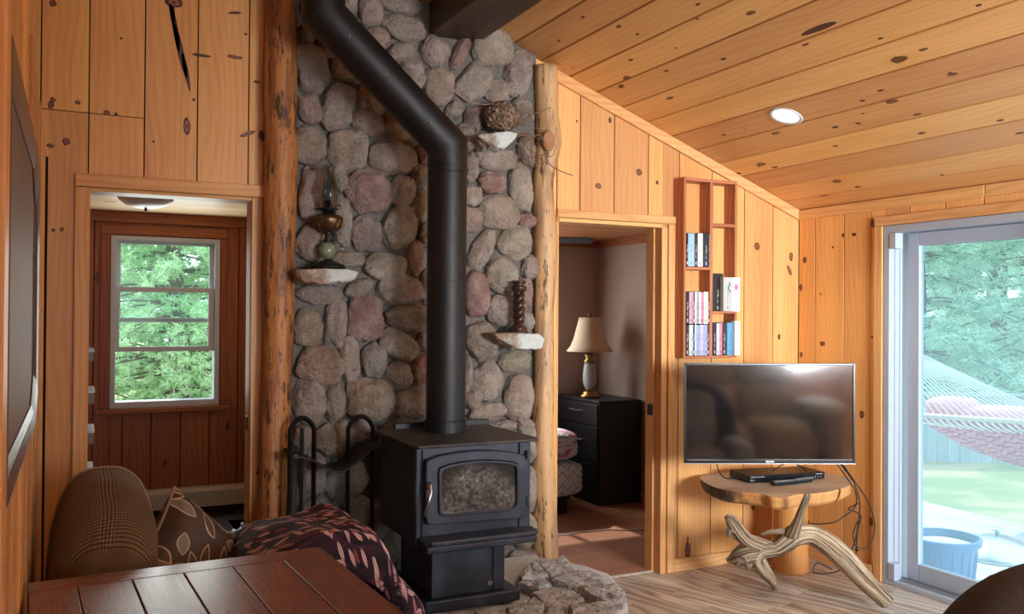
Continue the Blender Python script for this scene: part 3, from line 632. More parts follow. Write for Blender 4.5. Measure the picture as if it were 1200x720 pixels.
# ---- stone chimney wall
m = MB(); m.prism([(.9, 0), (2.2, 0), (2.2, zc(2.2)-.002), (1.72, zc(1.72)-.002), (.9, 3.058)], 'y', YB-.03, YB-.0006, 'z')
fw = struct(m.build('wall_fireplace', MORTAR))
ST = []
def S(o, s, rows):
    for r in rows: ST.append((o[0]+r[0]/s, o[1]+r[1]/s, r[2]/s, r[3]/s, r[4] if len(r) > 4 else 0, r[5] if len(r) > 5 else None))
RED = (190, 146, 134); DK = (166, 148, 134); GR = (196, 182, 170); TAN = (208, 190, 170); PK = (202, 176, 164); BR = (178, 150, 126)
S((340, 0), 4.5, [(425, 65, 62, 75, 0, GR), (575, 25, 110, 52, 0, GR), (595, 155, 108, 65, 10, GR), (455, 205, 58, 62, 30, PK), (585, 285, 70, 50, -20, GR), (640, 385, 58, 88, -20, GR), (110, 365, 85, 125, -15, GR), (285, 375, 72, 50, 0, GR), (100, 575, 58, 75, -20, PK), (245, 570, 85, 120, 15, GR), (430, 530, 80, 75, 20, TAN), (405, 650, 92, 65, 20, PK), (570, 665, 80, 72, 30, PK), (300, 25, 42, 50, 0, GR), (85, 190, 38, 42, 0, GR), (185, 260, 50, 60, 0, DK), (300, 150, 75, 70, 0, GR), (395, 310, 80, 75, 0, GR), (520, 450, 60, 62, 0, GR), (640, 560, 70, 60, 0, PK), (160, 70, 90, 90, 0, GR)])
S((480, 20), 4.5, [(15, 70, 52, 58, 0, GR), (128, 182, 75, 78, 0, PK), (262, 190, 36, 98, 22, RED), (425, 165, 98, 92, 0, TAN), (570, 298, 68, 120, 10, PK), (150, 368, 75, 98, 0, TAN), (340, 345, 72, 112, 38, GR), (452, 390, 65, 60, -20, TAN), (232, 495, 38, 50, 30, GR), (590, 500, 52, 75, -10, DK), (335, 540, 52, 62, 0, DK), (290, 630, 42, 65, -20, PK)])
S((340, 150), 4.235, [(85, 90, 90, 95, 0, GR), (280, 108, 92, 97, 0, TAN), (505, 155, 116, 80, 5, TAN), (385, 315, 112, 108, 10, RED), (98, 330, 55, 128, 3, PK), (240, 245, 36, 68, -12, GR), (555, 315, 54, 72, 10, TAN), (650, 385, 46, 86, 10, TAN), (540, 495, 87, 110, 20, TAN), (370, 525, 72, 88, 0, PK), (255, 470, 45, 125, 0, GR), (105, 570, 78, 92, 10, PK), (290, 650, 82, 40, 0, TAN), (465, 690, 102, 66, 5, TAN), (620, 640, 41, 84, -8, PK), (666, 530, 34, 62, 0, DK), (660, 240, 56, 42, 0, TAN), (668, 130, 40, 57, -10, RED)])
S((340, 310), 4.235, [(145, 145, 112, 50, 0, GR), (335, 118, 72, 40, -25, DK), (545, 130, 107, 70, -3, TAN), (365, 265, 84, 110, 0, RED), (85, 315, 70, 92, 0, TAN), (222, 295, 54, 120, 5, GR), (585, 265, 113, 68, 3, DK), (535, 400, 102, 64, 30, TAN), (292, 475, 50, 122, -3, PK), (145, 500, 107, 90, 20, BR), (412, 475, 60, 87, 0, DK), (538, 548, 67, 64, 0, TAN), (650, 520, 60, 77, 0, RED), (662, 380, 36, 52, 0, DK), (670, 110, 26, 82, 0, GR)])
S((340, 440), 4.235, [(95, 125, 82, 106, -10, GR), (225, 150, 50, 100, 3, DK), (398, 120, 117, 102, 0, BR), (625, 140, 102, 74, 0, GR), (215, 310, 92, 77, -25, BR), (60, 305, 47, 62, 0, GR), (365, 270, 55, 62, 0, DK), (110, 490, 67, 97, 0, GR), (272, 520, 107, 92, -20, GR), (110, 660, 62, 52, 0, GR), (330, 670, 62, 72, 0, GR), (560, 320, 120, 100, 0, GR), (560, 500, 100, 90, 0, GR), (480, 690, 80, 80, 0, TAN), (215, 740, 90, 60, 0, GR), (360, 800, 100, 60, 0, GR), (100, 850, 90, 80, 0, GR), (500, 860, 80, 70, 0, TAN)])
S((530, 160), 6.545, [(330, 180, 150, 80, 0, PK), (295, 360, 102, 80, -5, RED), (515, 395, 80, 172, -8, TAN), (340, 580, 142, 132, 0, TAN), (565, 645, 67, 54, 15, RED), (135, 240, 50, 112, 0, PK), (145, 460, 65, 80, 0, TAN), (560, 110, 60, 122, 0, PK), (140, 640, 76, 92, 0, PK), (120, 45, 40, 57, 0, TAN)])
S((530, 260), 6.545, [(220, 215, 77, 162, 25, TAN), (465, 160, 132, 130, -10, TAN), (370, 410, 114, 132, 0, TAN), (180, 560, 88, 165, 0, RED), (365, 680, 107, 122, 0, PK), (590, 350, 60, 87, 10, GR), (545, 560, 54, 122, 0, RED)])
S((530, 360), 5.143, [(170, 205, 92, 112, -15, PK), (365, 328, 94, 64, 0, TAN), (208, 445, 87, 120, 0, TAN), (395, 545, 84, 132, 0, TAN), (115, 560, 50, 58, 0, PK), (205, 630, 107, 50, -5, TAN), (320, 712, 62, 34, 0, GR), (435, 712, 48, 42, 0, TAN), (440, 90, 44, 58, 0, GR), (85, 400, 28, 110, 0, GR)])
S((0, 0), 1, [(617, 520, 10, 22, 0, GR), (618, 572, 10, 26, 0, GR), (614, 622, 13, 20, 0, TAN), (612, 655, 16, 12, 0, GR), (457, 640, 18, 20, 0, GR), (523, 200, 17, 20, 0, GR), (523, 243, 17, 18, 0, PK), (523, 288, 17, 22, 0, GR), (523, 335, 17, 20, 0, TAN), (523, 380, 17, 20, 0, GR), (523, 425, 17, 20, 0, PK), (523, 470, 18, 20, 0, GR), (570, 520, 28, 22, 0, GR), (580, 570, 28, 24, 0, GR), (560, 620, 30, 24, 0, GR), (520, 560, 28, 26, 0, GR), (470, 680, 24, 20, 0, GR), (355, 680, 22, 20, 0, GR), (600, 5, 30, 24, 0, GR), (395, -18, 26, 18, 0, GR), (440, -25, 24, 20, 0, PK), (480, -22, 20, 20, 0, GR)])
m = MB(); rng = random.Random(2)
for i, (px, py, rx, ry, an, cc) in enumerate(ST):
    p = ay(px, py, YB-.035)
    if not (.95 < p.x < 2.2) or p.z < .1: 
        if p.z < .1: continue
    k = depth(p)/F; a = math.radians(an); R = Matrix.Rotation(a, 3, 'Y')
    h0 = ay(px+1, py, YB-.035); hs = (h0-p).length/k           # the wall is seen at a slant: true width per seen width
    d = min(.105, .045+.33*min(rx, ry)*k)
    cc = cc or GR; j = rng.uniform(-8, 8); col = lin(tuple(max(0, min(255, v+j+rng.uniform(-4, 4))) for v in cc))[:3]
    b0 = len(m.v); m.blob((0, 0, 0), (rx*k*1.05, d, ry*k*1.05), R, e=rng.choice((2.1, 2.3, 2.6, 2.9)), amp=.17, fr=3.4, sub=4, seed=i+1, col=col)
    for q in range(b0, len(m.v)):
        v = m.v[q]; m.v[q] = (max(.905, min(2.205, p.x+v[0]*hs)), p.y+v[1], p.z+v[2])
m.build('fieldstones', STONE, fw, smooth=True)
# ================================================================ THINGS ON AND BY THE CHIMNEY
def plath(mb, cx, Y, prof, n=24, mat=0, closed=True):
    """lathe whose radii / heights were measured on the photo, standing at real depth Y"""
    p = ay(cx, sum(q[1] for q in prof)/len(prof), Y); k = depth(p)/F
    mb.lathe((p.x, p.y, 0), [(r*k, ay(cx, y, Y).z) for r, y in prof], n, mat, closed); return mb
# dark beam at the ridge
m = MB(); b0_ = ay(500, 42, YB).x; m.box(b0_, b0_+.275, -2.55, YB-.031, 2.895, 3.3, 'y')
tag(m.build('ceiling_beam', BEAMW, bevel=.008), 'thick dark brown timber beam running along the ceiling above the stone chimney', 'beam')
# logs
def log(name, rows, Y, mat, label, seed):
    m = MB(); pts = []; rad = []
    for px, py, r in rows:
        p = ay(px, py, Y); pts.append(p); rad.append(r*depth(p)/F)
    P, R = [], []
    for i in range(len(pts)-1):
        for k in range(10):
            t = k/10; t2 = t*t*(3-2*t); P.append(pts[i].lerp(pts[i+1], t)); R.append(rad[i]+(rad[i+1]-rad[i])*t2)
    P.append(pts[-1]); R.append(rad[-1])
    P = [p+Vector((noise.noise(p*2.1+Vector((seed, 0, 0)))*.008, 0, 0)) for p in P]
    R = [r*(1+.035*noise.noise(p*5+Vector((0, seed, 0)))) for r, p in zip(R, P)]
    m.tube(P, R, 28)
    for i, v in enumerate(m.v):
        q = Vector(v); nn = noise.noise(Vector((q.x*16, q.y*16, q.z*3)))*.006; m.v[i] = (v[0]+nn, v[1]+nn*.4, v[2])
    return tag(m.build(name, mat, smooth=True), label, 'log')
log('log_post', [(330, -55, 18), (330, 0, 17.5), (329, 120, 19), (328, 250, 18.5), (325, 400, 17.5), (321, 520, 16.5), (318, 600, 16), (315, 690, 16)], YB-.06, LOG, 'tall peeled log post with dark bark streaks between the left doorway and the stone chimney', 1.3)
log('log_post', [(640, 78, 14), (640, 130, 13), (643, 165, 14.5), (637.5, 215, 12), (638.5, 290, 14), (639, 330, 12.5), (637.5, 370, 11.5), (636, 490, 12.5), (638, 600, 14.5), (639, 648, 15), (640, 686, 15.5)], YB-.06, LOG2, 'wavy pale log post with a branch knot between the stone chimney and the bedroom doorway', 4.1)
lk = bpy.data.objects['log_post.001']
m = MB(); p = ay(643, 165, YB-.125); k = depth(p)/F
m.lathe((0, 0, 0), [(9*k, -.012), (9.5*k, .002), (8*k, .010), (6.5*k, .004), (0, .006)], 20)
Mk = Matrix.Translation(p) @ Matrix.Rotation(math.radians(90), 4, 'X') @ Matrix.Diagonal((.85, 1.3, 1, 1))
m.v = [tuple(Mk @ Vector(v)) for v in m.v]
m.build('branch_knot', plain('weathered_knot', (160, 112, 70), .6), lk, smooth=True)
# ledges
def ledge(rows, y0, y1, label, seed, mat=None):
    m = MB(); P = [(ay(x, y, y0).x, ay(x, y, y0).z) for x, y in rows]
    cxm = sum(p[0] for p in P)/len(P); czm = sum(p[1] for p in P)/len(P); n = 10
    L = [(a[0]+(b[0]-a[0])*t/4, a[1]+(b[1]-a[1])*t/4) for a, b in zip(P, P[1:]+P[:1]) for t in range(4)]
    rings = []
    for i in range(n+1):
        f = i/n; Y = y0+(y1-y0)*f; s = .93 if i == 0 else 1.0
        ring = []
        for x, z in L:
            q = Vector((cxm+(x-cxm)*s, Y, czm+(z-czm)*(s if i == 0 else 1)))
            d = noise.fractal(q*22+Vector((seed, 0, 0)), 1, 2, 3)*.011
            top = z > czm+.4*(max(l[1] for l in L)-czm)
            ring.append((q.x+d, q.y+d*.8, q.z+(d if not top else d*.25)))
        rings.append(ring)
    N = len(L)
    for r in rings: m.v += r
    for i in range(n):
        for j in range(N):
            k = (j+1) % N; m.face([i*N+j, i*N+k, (i+1)*N+k, (i+1)*N+j], [(0, 0)]*4)
    m.face(list(range(N))[::-1], [(0, 0)]*N); m.face(range(n*N, n*N+N), [(0, 0)]*N)
    import bmesh
    o = m.build('stone_ledge', mat or QUARTZ); bm = bmesh.new(); bm.from_mesh(o.data); bmesh.ops.recalc_face_normals(bm, faces=bm.faces); bm.to_mesh(o.data); bm.free()
    return tag(o, label, 'stone ledge')
ledge([(348, 316), (352, 329), (378, 333), (402, 331), (417, 327), (421, 320), (408, 315.5), (378, 314.5)], 3.99, YB-.06, 'pale stone ledge on the chimney holding the oil lamp beside the left log', 1)
ledge([(557, 157), (570, 166), (578, 172), (592, 175), (603, 165), (608, 156), (596, 153.5), (574, 156)], 4.0, YB-.05, 'small pointed white stone ledge high on the chimney beside the wavy log', 5)
ledge([(578, 391), (590, 402), (606, 409), (622, 410), (637, 408), (640, 397), (632, 391.5), (604, 390)], 3.99, YB-.06, 'white stone ledge on the chimney holding the twisted candle holder', 9)
# oil lamp
Y = 4.07; p0 = ay(384, 315, Y)
L = thing('oil_lamp', p0, 'antique oil lamp with glass chimney and brass font on the left stone ledge', 'oil lamp')
plath(MB(), 384, Y, [(21, 314.8), (21.5, 313), (18, 310), (8, 306.5), (3, 304)], 28).build('base', BLACKM, L, smooth=True)
pb = ay(383.5, 293.5, Y); kb = depth(pb)/F
MB().blob(pb, (10*kb, 10*kb, 10.5*kb), e=2, sub=3).build('glass_ball', GBALL, L, smooth=True)
plath(MB(), 384, Y, [(4, 284), (5, 282), (3, 279), (3.5, 275), (6, 272.5)], 20).build('stem', BLACKM, L, smooth=True)
plath(MB(), 384.5, Y, [(6, 272.5), (12, 270), (16.5, 263), (17.5, 258), (17, 255), (14, 252.5), (5, 251)], 28).build('font', DARKBRASS, L, smooth=True)
f_ = L.children[-1]
m = MB()
for i in range(14):
    a = 2*math.pi*i/14; q = ay(384.5, 262, Y); kk = depth(q)/F
    for s_ in (-1, 1): m.tube([q+Vector((math.cos(a+s_*.22*t)*(17.2-1.6*t)*kk, math.sin(a+s_*.22*t)*(17.2-1.6*t)*kk, (3-8*t)*kk)) for t in (0, .5, 1)], .0012, 5)
m.build('embossing', BRASS, f_)
plath(MB(), 384.5, Y, [(6, 251), (6.5, 247), (12, 245.8), (12, 244.6), (7, 243.5), (6.5, 238), (4, 235)], 24).build('burner', BLACKM, L, smooth=True)
plath(MB(), 384.5, Y, [(8, 245), (9.5, 238), (11.8, 229), (11.5, 222), (9, 212), (7.3, 204), (7.6, 198), (8.6, 194.5)], 28, closed=False).build('chimney', CHIM, L, smooth=True)
m = MB(); q = ay(397, 241, Y); m.tube([ay(391, 242, Y), q], .0015, 6); m.lathe((q.x+.004, q.y, 0), [(.001, q.z-.006), (.006, q.z-.004), (.006, q.z+.004), (.001, q.z+.006)], 12); m.build('wick_knob', DARKBRASS, L)
# twisted candle holder
Y = 4.06; p0 = ay(607, 392, Y)
L = thing('candle_holder', p0, 'dark wooden candle holder with a spiral twisted stem on the right stone ledge', 'candle holder')
plath(MB(), 607, Y, [(12.5, 391), (12.5, 388.5), (10, 387.5), (11, 385.5), (9, 383), (5.5, 380), (4.5, 377)], 26).build('base', CARVED, L, smooth=True)
m = MB(); q0 = ay(608, 378, Y); q1 = ay(608, 342, Y); kk = depth(q0)/F
for s_ in (0, math.pi):
    m.tube([q0.lerp(q1, t/60)+Vector((math.cos(s_+t/60*4.4*math.pi), math.sin(s_+t/60*4.4*math.pi), 0))*3.3*kk for t in range(61)], 4.0*kk, 10)
m.build('twisted_stem', CARVED, L, smooth=True)
plath(MB(), 608, Y, [(4, 344), (8.5, 341), (9.5, 338), (9.5, 336), (6, 334.5), (8, 332), (9, 329.5), (6.5, 329.5), (5.5, 331.5)], 24).build('candle_cup', CARVED, L, smooth=True)
# woven twig ball and vine on the upper ledge
Y = 4.07; p0 = ay(587, 137, Y); kk = depth(p0)/F
L = thing('twig_ball', ay(587, 157, Y), 'round brown woven twig ball on the small upper stone ledge', 'decoration')
MB().blob(p0, (20*kk, 19*kk, 17*kk), e=2, amp=.18, fr=8, sub=5, seed=3).build('core', NEST, L, smooth=True)
m = MB(); rng = random.Random(4)
for i in range(46):
    ax_ = Vector((rng.gauss(0, 1), rng.gauss(0, 1), rng.gauss(0, 1))).normalized(); u = ax_.orthogonal().normalized(); w = ax_.cross(u); a0 = rng.uniform(0, 6.28); sp = rng.uniform(.9, 2.4); r = rng.uniform(.97, 1.08); o = rng.uniform(-.5, .5); rr = math.sqrt(1-o*o)
    m.tube([p0+Vector((v.x*20, v.y*19, v.z*17))*kk*r for v in [(u*math.cos(a0+sp*t/9)+w*math.sin(a0+sp*t/9))*rr+ax_*o for t in range(10)]], .0022, 5)
m.build('twigs', TWIG, L)
m = MB()
def vine(rows, Y0, Y1, r, n=5):
    P = [ay(x, y, Y0+(Y1-Y0)*i/(len(rows)-1)) for i, (x, y) in enumerate(rows)]; Q = []
    for i in range(len(P)-1):
        a, b, c, d = P[max(i-1, 0)], P[i], P[i+1], P[min(i+2, len(P)-1)]
        for t in range(6):
            t /= 6; Q.append(.5*((2*b)+(c-a)*t+(2*a-5*b+4*c-d)*t*t+(3*b-a-3*c+d)*t**3))
    Q.append(P[-1]); m.tube(Q, [r*(1-.5*i/len(Q)) for i in range(len(Q))], n)
vine([(606, 160), (616, 158), (624, 166), (622, 180), (628, 192), (640, 190), (648, 196), (660, 202), (672, 206)], 4.03, 3.98, .005)
vine([(600, 164), (612, 170), (630, 158), (640, 172), (632, 186), (618, 182), (614, 170), (622, 160), (636, 164)], 4.03, 3.98, .0038)
vine([(604, 150), (618, 138), (634, 130), (646, 126)], 4.04, 3.98, .0034); vine([(606, 146), (616, 132), (624, 140)], 4.04, 4.0, .0032)
vine([(610, 162), (620, 176), (630, 180), (645, 184), (650, 176)], 4.03, 3.97, .0032); vine([(602, 158), (614, 154), (628, 150), (640, 156)], 4.03, 3.98, .0032)
vine([(608, 168), (616, 186), (626, 196), (634, 184)], 4.03, 3.98, .003)
tag(m.build('dry_vine', TWIG), 'tangle of thin dry brown vine curling from the upper ledge across the wavy log', 'vine')
m = MB(); vine([(531, 104), (536, 110), (546, 117), (556, 121), (570, 122.5), (580, 121)], 4.09, 4.05, .0028)
tag(m.build('dry_vine', TWIG2), 'single pale curved stem reaching left from the twig ball', 'vine')

# ================================================================ HEARTH AND STOVE
HZ = .25
hp = [(.80, YB-.17), (.80, 3.63), (.97, 3.56), (.97, 3.3), (1.1, 3.12), (1.5, 3.05), (1.95, 3.06), (2.16, 3.22), (2.26, 3.4), (2.34, 3.66), (2.31, 3.82), (2.235, 3.94), (2.18, 4.06), (2.18, YB-.1), (.95, YB-.1), (.95, YB-.17)]
H = thing('stone_hearth', (1.6, 3.7, 0), 'raised hearth of grey flagstones set in pale mortar under the black stove', 'hearth')
m = MB(); m.prism(hp, 'z', 0.0, HZ-.012); m.build('mortar_bed', MORTAR2, H, bevel=.015)
def cp7(pts): return [(590+x/7.06, 630+y/7.06) for x, y in pts]
FL = [cp7(q) for q in ([(75, 200), (140, 110), (230, 100), (290, 150), (240, 190), (110, 225)], [(275, 235), (440, 200), (500, 165), (570, 230), (610, 300), (450, 330), (390, 345), (330, 290)],
      [(125, 345), (170, 280), (270, 240), (325, 300), (370, 350), (230, 360), (150, 380)], [(400, 375), (480, 330), (640, 292), (760, 300), (840, 350), (850, 402), (700, 430), (540, 415)],
      [(120, 405), (180, 372), (360, 372), (400, 410), (300, 445), (200, 435)], [(640, 455), (800, 412), (950, 420), (1010, 480), (985, 545), (850, 565), (760, 535)],
      [(220, 475), (400, 452), (600, 470), (670, 525), (560, 585), (380, 595)], [(20, 605), (80, 545), (260, 512), (340, 560), (310, 660), (80, 700)], [(540, 605), (700, 592), (900, 580), (930, 640), (800, 700), (560, 690)],
      [(360, 620), (500, 612), (530, 700), (420, 760), (330, 700)])]
FL += [[(470, 700), (496, 718), (480, 745), (455, 730)], [(505, 722), (545, 718), (560, 745), (520, 760)], [(556, 716), (590, 714), (610, 738), (575, 752)], [(597, 652), (606, 645), (612, 652), (604, 664)], [(612, 742), (650, 738), (690, 735), (690, 760), (630, 775)],
       [(360, 640), (400, 650), (420, 690), (370, 690)], [(404, 630), (440, 634), (450, 662), (420, 672)], [(446, 668), (466, 672), (462, 694), (440, 690)]]
hts = [.03, .03, .04, .03, .03, .035, .028, .03, .04, .025, .02, .025, .02, .02, .025, .02, .02, .015]
for i, q in enumerate(FL):
    P = [az(x, y, HZ+.012) for x, y in q]
    if max(p.y for p in P) > 4.1: continue
    cx_ = sum(p.x for p in P)/len(P); cy_ = sum(p.y for p in P)/len(P)
    rng = random.Random(i); n = len(P); m = MB(); L = []
    for a, b in zip(P, P[1:]+P[:1]):
        for t in range(4):
            v = a.lerp(b, t/4); w = noise.noise(v*13+Vector((i, 0, 0)))*.012; L.append((v.x+w, v.y+w))
    N = len(L); h = hts[i]; levels = [(1.02, HZ-.012), (1.0, HZ+h*.55), (.93, HZ+h*.9), (.6, HZ+h), (.3, HZ+h*.97)]
    tilt = (rng.uniform(-.06, .06), rng.uniform(-.06, .06))
    for s_, z in levels:
        for x, y in L:
            dx, dy = (x-cx_)*s_, (y-cy_)*s_; zz = z+(tilt[0]*dx+tilt[1]*dy if z > HZ else 0)+(noise.fractal(Vector((x, y, z))*26, 1, 2, 3)*.007 if z > HZ else 0)
            m.v.append((cx_+dx, cy_+dy, zz))
    for l in range(len(levels)-1):
        for j in range(N):
            k = (j+1) % N; m.face([l*N+j, l*N+k, (l+1)*N+k, (l+1)*N+j], [(0, 0)]*4)
    m.face(range((len(levels)-1)*N, len(levels)*N), [(0, 0)]*N)
    o = m.build('flagstone', SLATE, H)
    import bmesh
    bm = bmesh.new(); bm.from_mesh(o.data); bmesh.ops.recalc_face_normals(bm, faces=bm.faces); bm.to_mesh(o.data); bm.free()

YF = 3.44; SX0, SX1, SY1 = 1.262, 1.80, 3.93
def fx(px, py): q = ay(px, py, YF); return q.x, q.z
SV = thing('wood_stove', (1.53, 3.7, HZ), 'black cast iron wood stove with a glass door on a pedestal on the hearth', 'wood stove')
def rbox(x0, x1, y0, y1, z0, z1, b, name, mat, par, seg=3):
    m = MB(); m.box(x0, x1, y0, y1, z0, z1); return m.build(name, mat, par, bevel=b, seg=seg)
zt = .953
# base plate, pedestal, firebox
rbox(1.31, 1.75, YF+.0, 3.93, HZ, .30, .008, 'base_plate', IRON, SV)
m = MB(); m.box(1.35, 1.677, YF+.03, 3.87, .30, .56); m.box(1.345, 1.40, YF+.022, YF+.03, .302, .54); m.box(1.628, 1.682, YF+.022, YF+.03, .302, .54); m.build('pedestal', IRON, SV, bevel=.004)
ped = SV.children[-1]
m = MB(); a, b = ay(572, 686, YF+.026), ay(582, 680, YF+.026); m.box(a.x, b.x+.004, YF+.0265, YF+.0295, a.z, b.z); m.build('data_plate', plain('plate_metal', (150, 158, 168), .4, .5), ped)
m = MB()
for i in range(4): m.box(a.x+.003, b.x+.001, YF+.0258, YF+.0264, a.z+.003+.006*i, a.z+.0055+.006*i)
m.build('plate_lettering', plain('plate_ink', (60, 66, 76), .5), ped)
m = MB(); a, b = ay(527, 646, YF+.026), ay(548, 640, YF+.026); m.box(a.x, b.x, YF+.024, YF+.0295, a.z, b.z); m.build('warning_tag', plain('tag_foil', (146, 112, 70), .35, .6), ped)
m = MB(); m.box(SX0, SX1, YF+.012, 3.91, .535, zt-.014); m.build('firebox', IRON, SV, bevel=.007); fb = SV.children[-1]
for q_ in ((SX0+.03, SX0+.036, YF+.004, .56, .93), (SX1-.06, SX1-.02, YF+.002, .56, .935), (SX0+.004, SX0+.022, YF+.004, .55, .935)): m = MB(); m.box(q_[0], q_[1], q_[2], YF+.0115, q_[3], q_[4]); m.build('front_rib', IRON, SV, bevel=.002, seg=1)
# top plate with clipped, down-turned front
m = MB(); m.prism([(SX0-.02, 3.44), (SX0+.0, 3.405), (SX1+.012, 3.405), (SX1+.03, 3.44), (SX1+.02, 3.95), (SX0-.015, 3.95)], 'z', zt-.013, zt, 'x'); m.build('top_plate', IRONTOP, SV, bevel=.005)
# door: arched outer, arched window
def arch(px0, px1, yb0, yb1, yt0, ytm, yt1, n=12, rc=4):
    P = []
    def L(a, b, t): return a+(b-a)*t
    bl = fx(px0, yb0); br = fx(px1, yb1); tl = fx(px0, yt0); tr = fx(px1, yt1); tm = fx((px0+px1)/2, ytm)
    c = .022
    P += [(bl[0]+c, bl[1]), (br[0]-c, br[1]), (br[0]-c*.3, br[1]+c*.3), (br[0], br[1]+c)]
    P += [(tr[0], tr[1]-c*1.2), (tr[0]-c*.3, tr[1]-c*.3)]
    for i in range(1, n):
        t = i/n; x = L(tr[0]-c, tl[0]+c, t); base = L(tr[1], tl[1], t); up = tm[1]-L(tr[1], tl[1], .5); P.append((x, base+up*math.sin(math.pi*t)**.8))
    P += [(tl[0]+c*.3, tl[1]-c*.3), (tl[0], tl[1]-c*1.2), (bl[0], bl[1]+c), (bl[0]+c*.3, bl[1]+c*.3)]
    return P
outer = arch(496.5, 613.5, 615, 606, 537, 527.5, 531)
inner = arch(511, 604, 604, 596, 546, 539, 541); inner2 = arch(514, 602, 601.5, 593.5, 548.5, 541.5, 543.5)
def ringframe(mb, A, B, y0, y1):
    n = len(A); b = len(mb.v)
    for Y in (y0, y1):
        for P in (A, B): mb.v += [(x, Y, z) for x, z in P]
    for i in range(n):
        j = (i+1) % n
        mb.face([b+i, b+j, b+n+j, b+n+i], [(0, 0)]*4); mb.face([b+2*n+j, b+2*n+i, b+3*n+i, b+3*n+j], [(0, 0)]*4)
        mb.face([b+j, b+i, b+2*n+i, b+2*n+j], [(0, 0)]*4); mb.face([b+n+i, b+n+j, b+3*n+j, b+3*n+i], [(0, 0)]*4)
m = MB(); ringframe(m, outer, inner, YF-.028, YF+.011); dr = m.build('door', IRON, SV, bevel=.006)
m = MB(); ringframe(m, inner, inner2, YF-.036, YF-.005); m.build('glass_gasket', plain('stove_glass_frame', (58, 62, 74), .35, .3), dr, bevel=.003)
m = MB(); m.prism(inner2, 'y', YF-.018, YF-.012); m.build('door_glass', SOOT, dr)
# handle: knob and slanted coil grip
m = MB(); q0 = ay(503, 570, YF-.05); q1 = ay(498, 606, YF-.075); qm = ay(505, 578, YF-.07)
m.tube([ay(503, 568, YF-.025), q0, qm, q1], [.010, .011, .006, .008], 10); m.build('door_handle', CHROME, dr, smooth=True)
m = MB(); m.blob(ay(503, 569, YF-.036), (.016, .012, .014), e=2.3, sub=2); m.build('latch', IRON, dr, smooth=True)
for zz in (.66, .86): m = MB(); m.tube([(SX1-.028, YF-.012, zz), (SX1-.028, YF-.012, zz+.04)], .009, 10); m.build('hinge', IRON, dr)
# ash lip
m = MB(); m.prism([(1.30, YF+.01), (1.272, YF-.015), (1.27, YF-.075), (1.30, YF-.10), (1.76, YF-.10), (1.795, YF-.075), (1.795, YF+.01)], 'z', .548, .572); m.box(1.28, 1.785, YF-.09, YF+.011, .52, .549); m.build('ash_lip', IRON, SV, bevel=.008)
# rear heat shield
m = MB(); m.box(1.345, 1.83, 3.951, 3.975, .50, zt+.025); m.build('heat_shield', BLACKM, SV, bevel=.004)
# pipe
PY_ = 3.80; A = ay(523.5, 300, PY_); R_ = .0905; pzs = ay(524, 171, PY_); pu = ay(379, 16, PY_)
m = MB(); m.lathe((A.x, PY_, 0), [(R_+.006, zt), (R_+.006, zt+.05), (R_, zt+.052), (R_, zt+.055)], 36); SPc = m
E1 = Vector((A.x, PY_, pzs.z)); E2 = Vector((pu.x, PY_, pu.z)); E3 = Vector((pu.x, PY_, 3.6))
PI = thing('stove_pipe', (A.x, PY_, zt), 'black metal stove pipe bending up to the left in front of the stone chimney', 'stove pipe')
m.build('collar', PIPE, PI, smooth=False)
def mitre(pts, name, r=R_, n=36):
    mb = MB(); N = len(pts)
    u0 = None; b0 = 0
    for i, p in enumerate(pts):
        t1 = (pts[i]-pts[i-1]).normalized() if i else (pts[1]-pts[0]).normalized(); t2 = (pts[i+1]-pts[i]).normalized() if i < N-1 else t1
        nn = (t1+t2).normalized()
        side = Vector((0, 1, 0)); other = t1.cross(side).normalized()
        for j in range(n):
            a = 2*math.pi*j/n; q = p+side*math.cos(a)*r+other*math.sin(a)*r
            s_ = (p-q).dot(nn)/t1.dot(nn); mb.v.append(tuple(q+t1*s_))
    for i in range(N-1):
        for j in range(n):
            k = (j+1) % n; mb.face([i*n+j, i*n+k, (i+1)*n+k, (i+1)*n+j], [(0, 0)]*4)
    o = mb.build(name, PIPE, PI)
    md = o.modifiers.new('edge', 'EDGE_SPLIT'); md.split_angle = math.radians(30); o.data.polygons.foreach_set('use_smooth', [True]*len(o.data.polygons)); return o
D = (E2-E1).normalized(); e = .10
mitre([Vector((A.x, PY_, zt+.056)), E1-Vector((0, 0, e))], 'pipe_section')
mitre([E1-Vector((0, 0, e-.001)), E1, E1+D*e], 'elbow', R_+.002)
mitre([E1+D*(e+.001), E1.lerp(E2, .52)], 'pipe_section'); mitre([E1.lerp(E2, .52)+D*.001, E2-D*(e+.02)], 'pipe_section', R_+.0015)
mitre([E2-D*(e+.019), E2, E2+Vector((0, 0, e))], 'elbow', R_+.003); mitre([E2+Vector((0, 0, e+.001)), E3], 'pipe_section')
for z in (.13, .13+.5): 
    m = MB(); q = E1-Vector((0, 0, z)); m.lathe((q.x, q.y, 0), [(R_+.0005, q.z), (R_+.002, q.z+.001), (R_+.002, q.z+.004), (R_+.0005, q.z+.005)], 36, closed=False); m.build('seam_band', PIPE, PI)
for q in (E1+D*.14, E1.lerp(E2, .54), E2-D*.14): m = MB(); m.blob(q+Vector((0, -R_-.002, 0))+D.cross(Vector((0, 1, 0)))*.02, (.005, .003, .005), e=2, sub=1); m.build('screw', CHROME, PI)

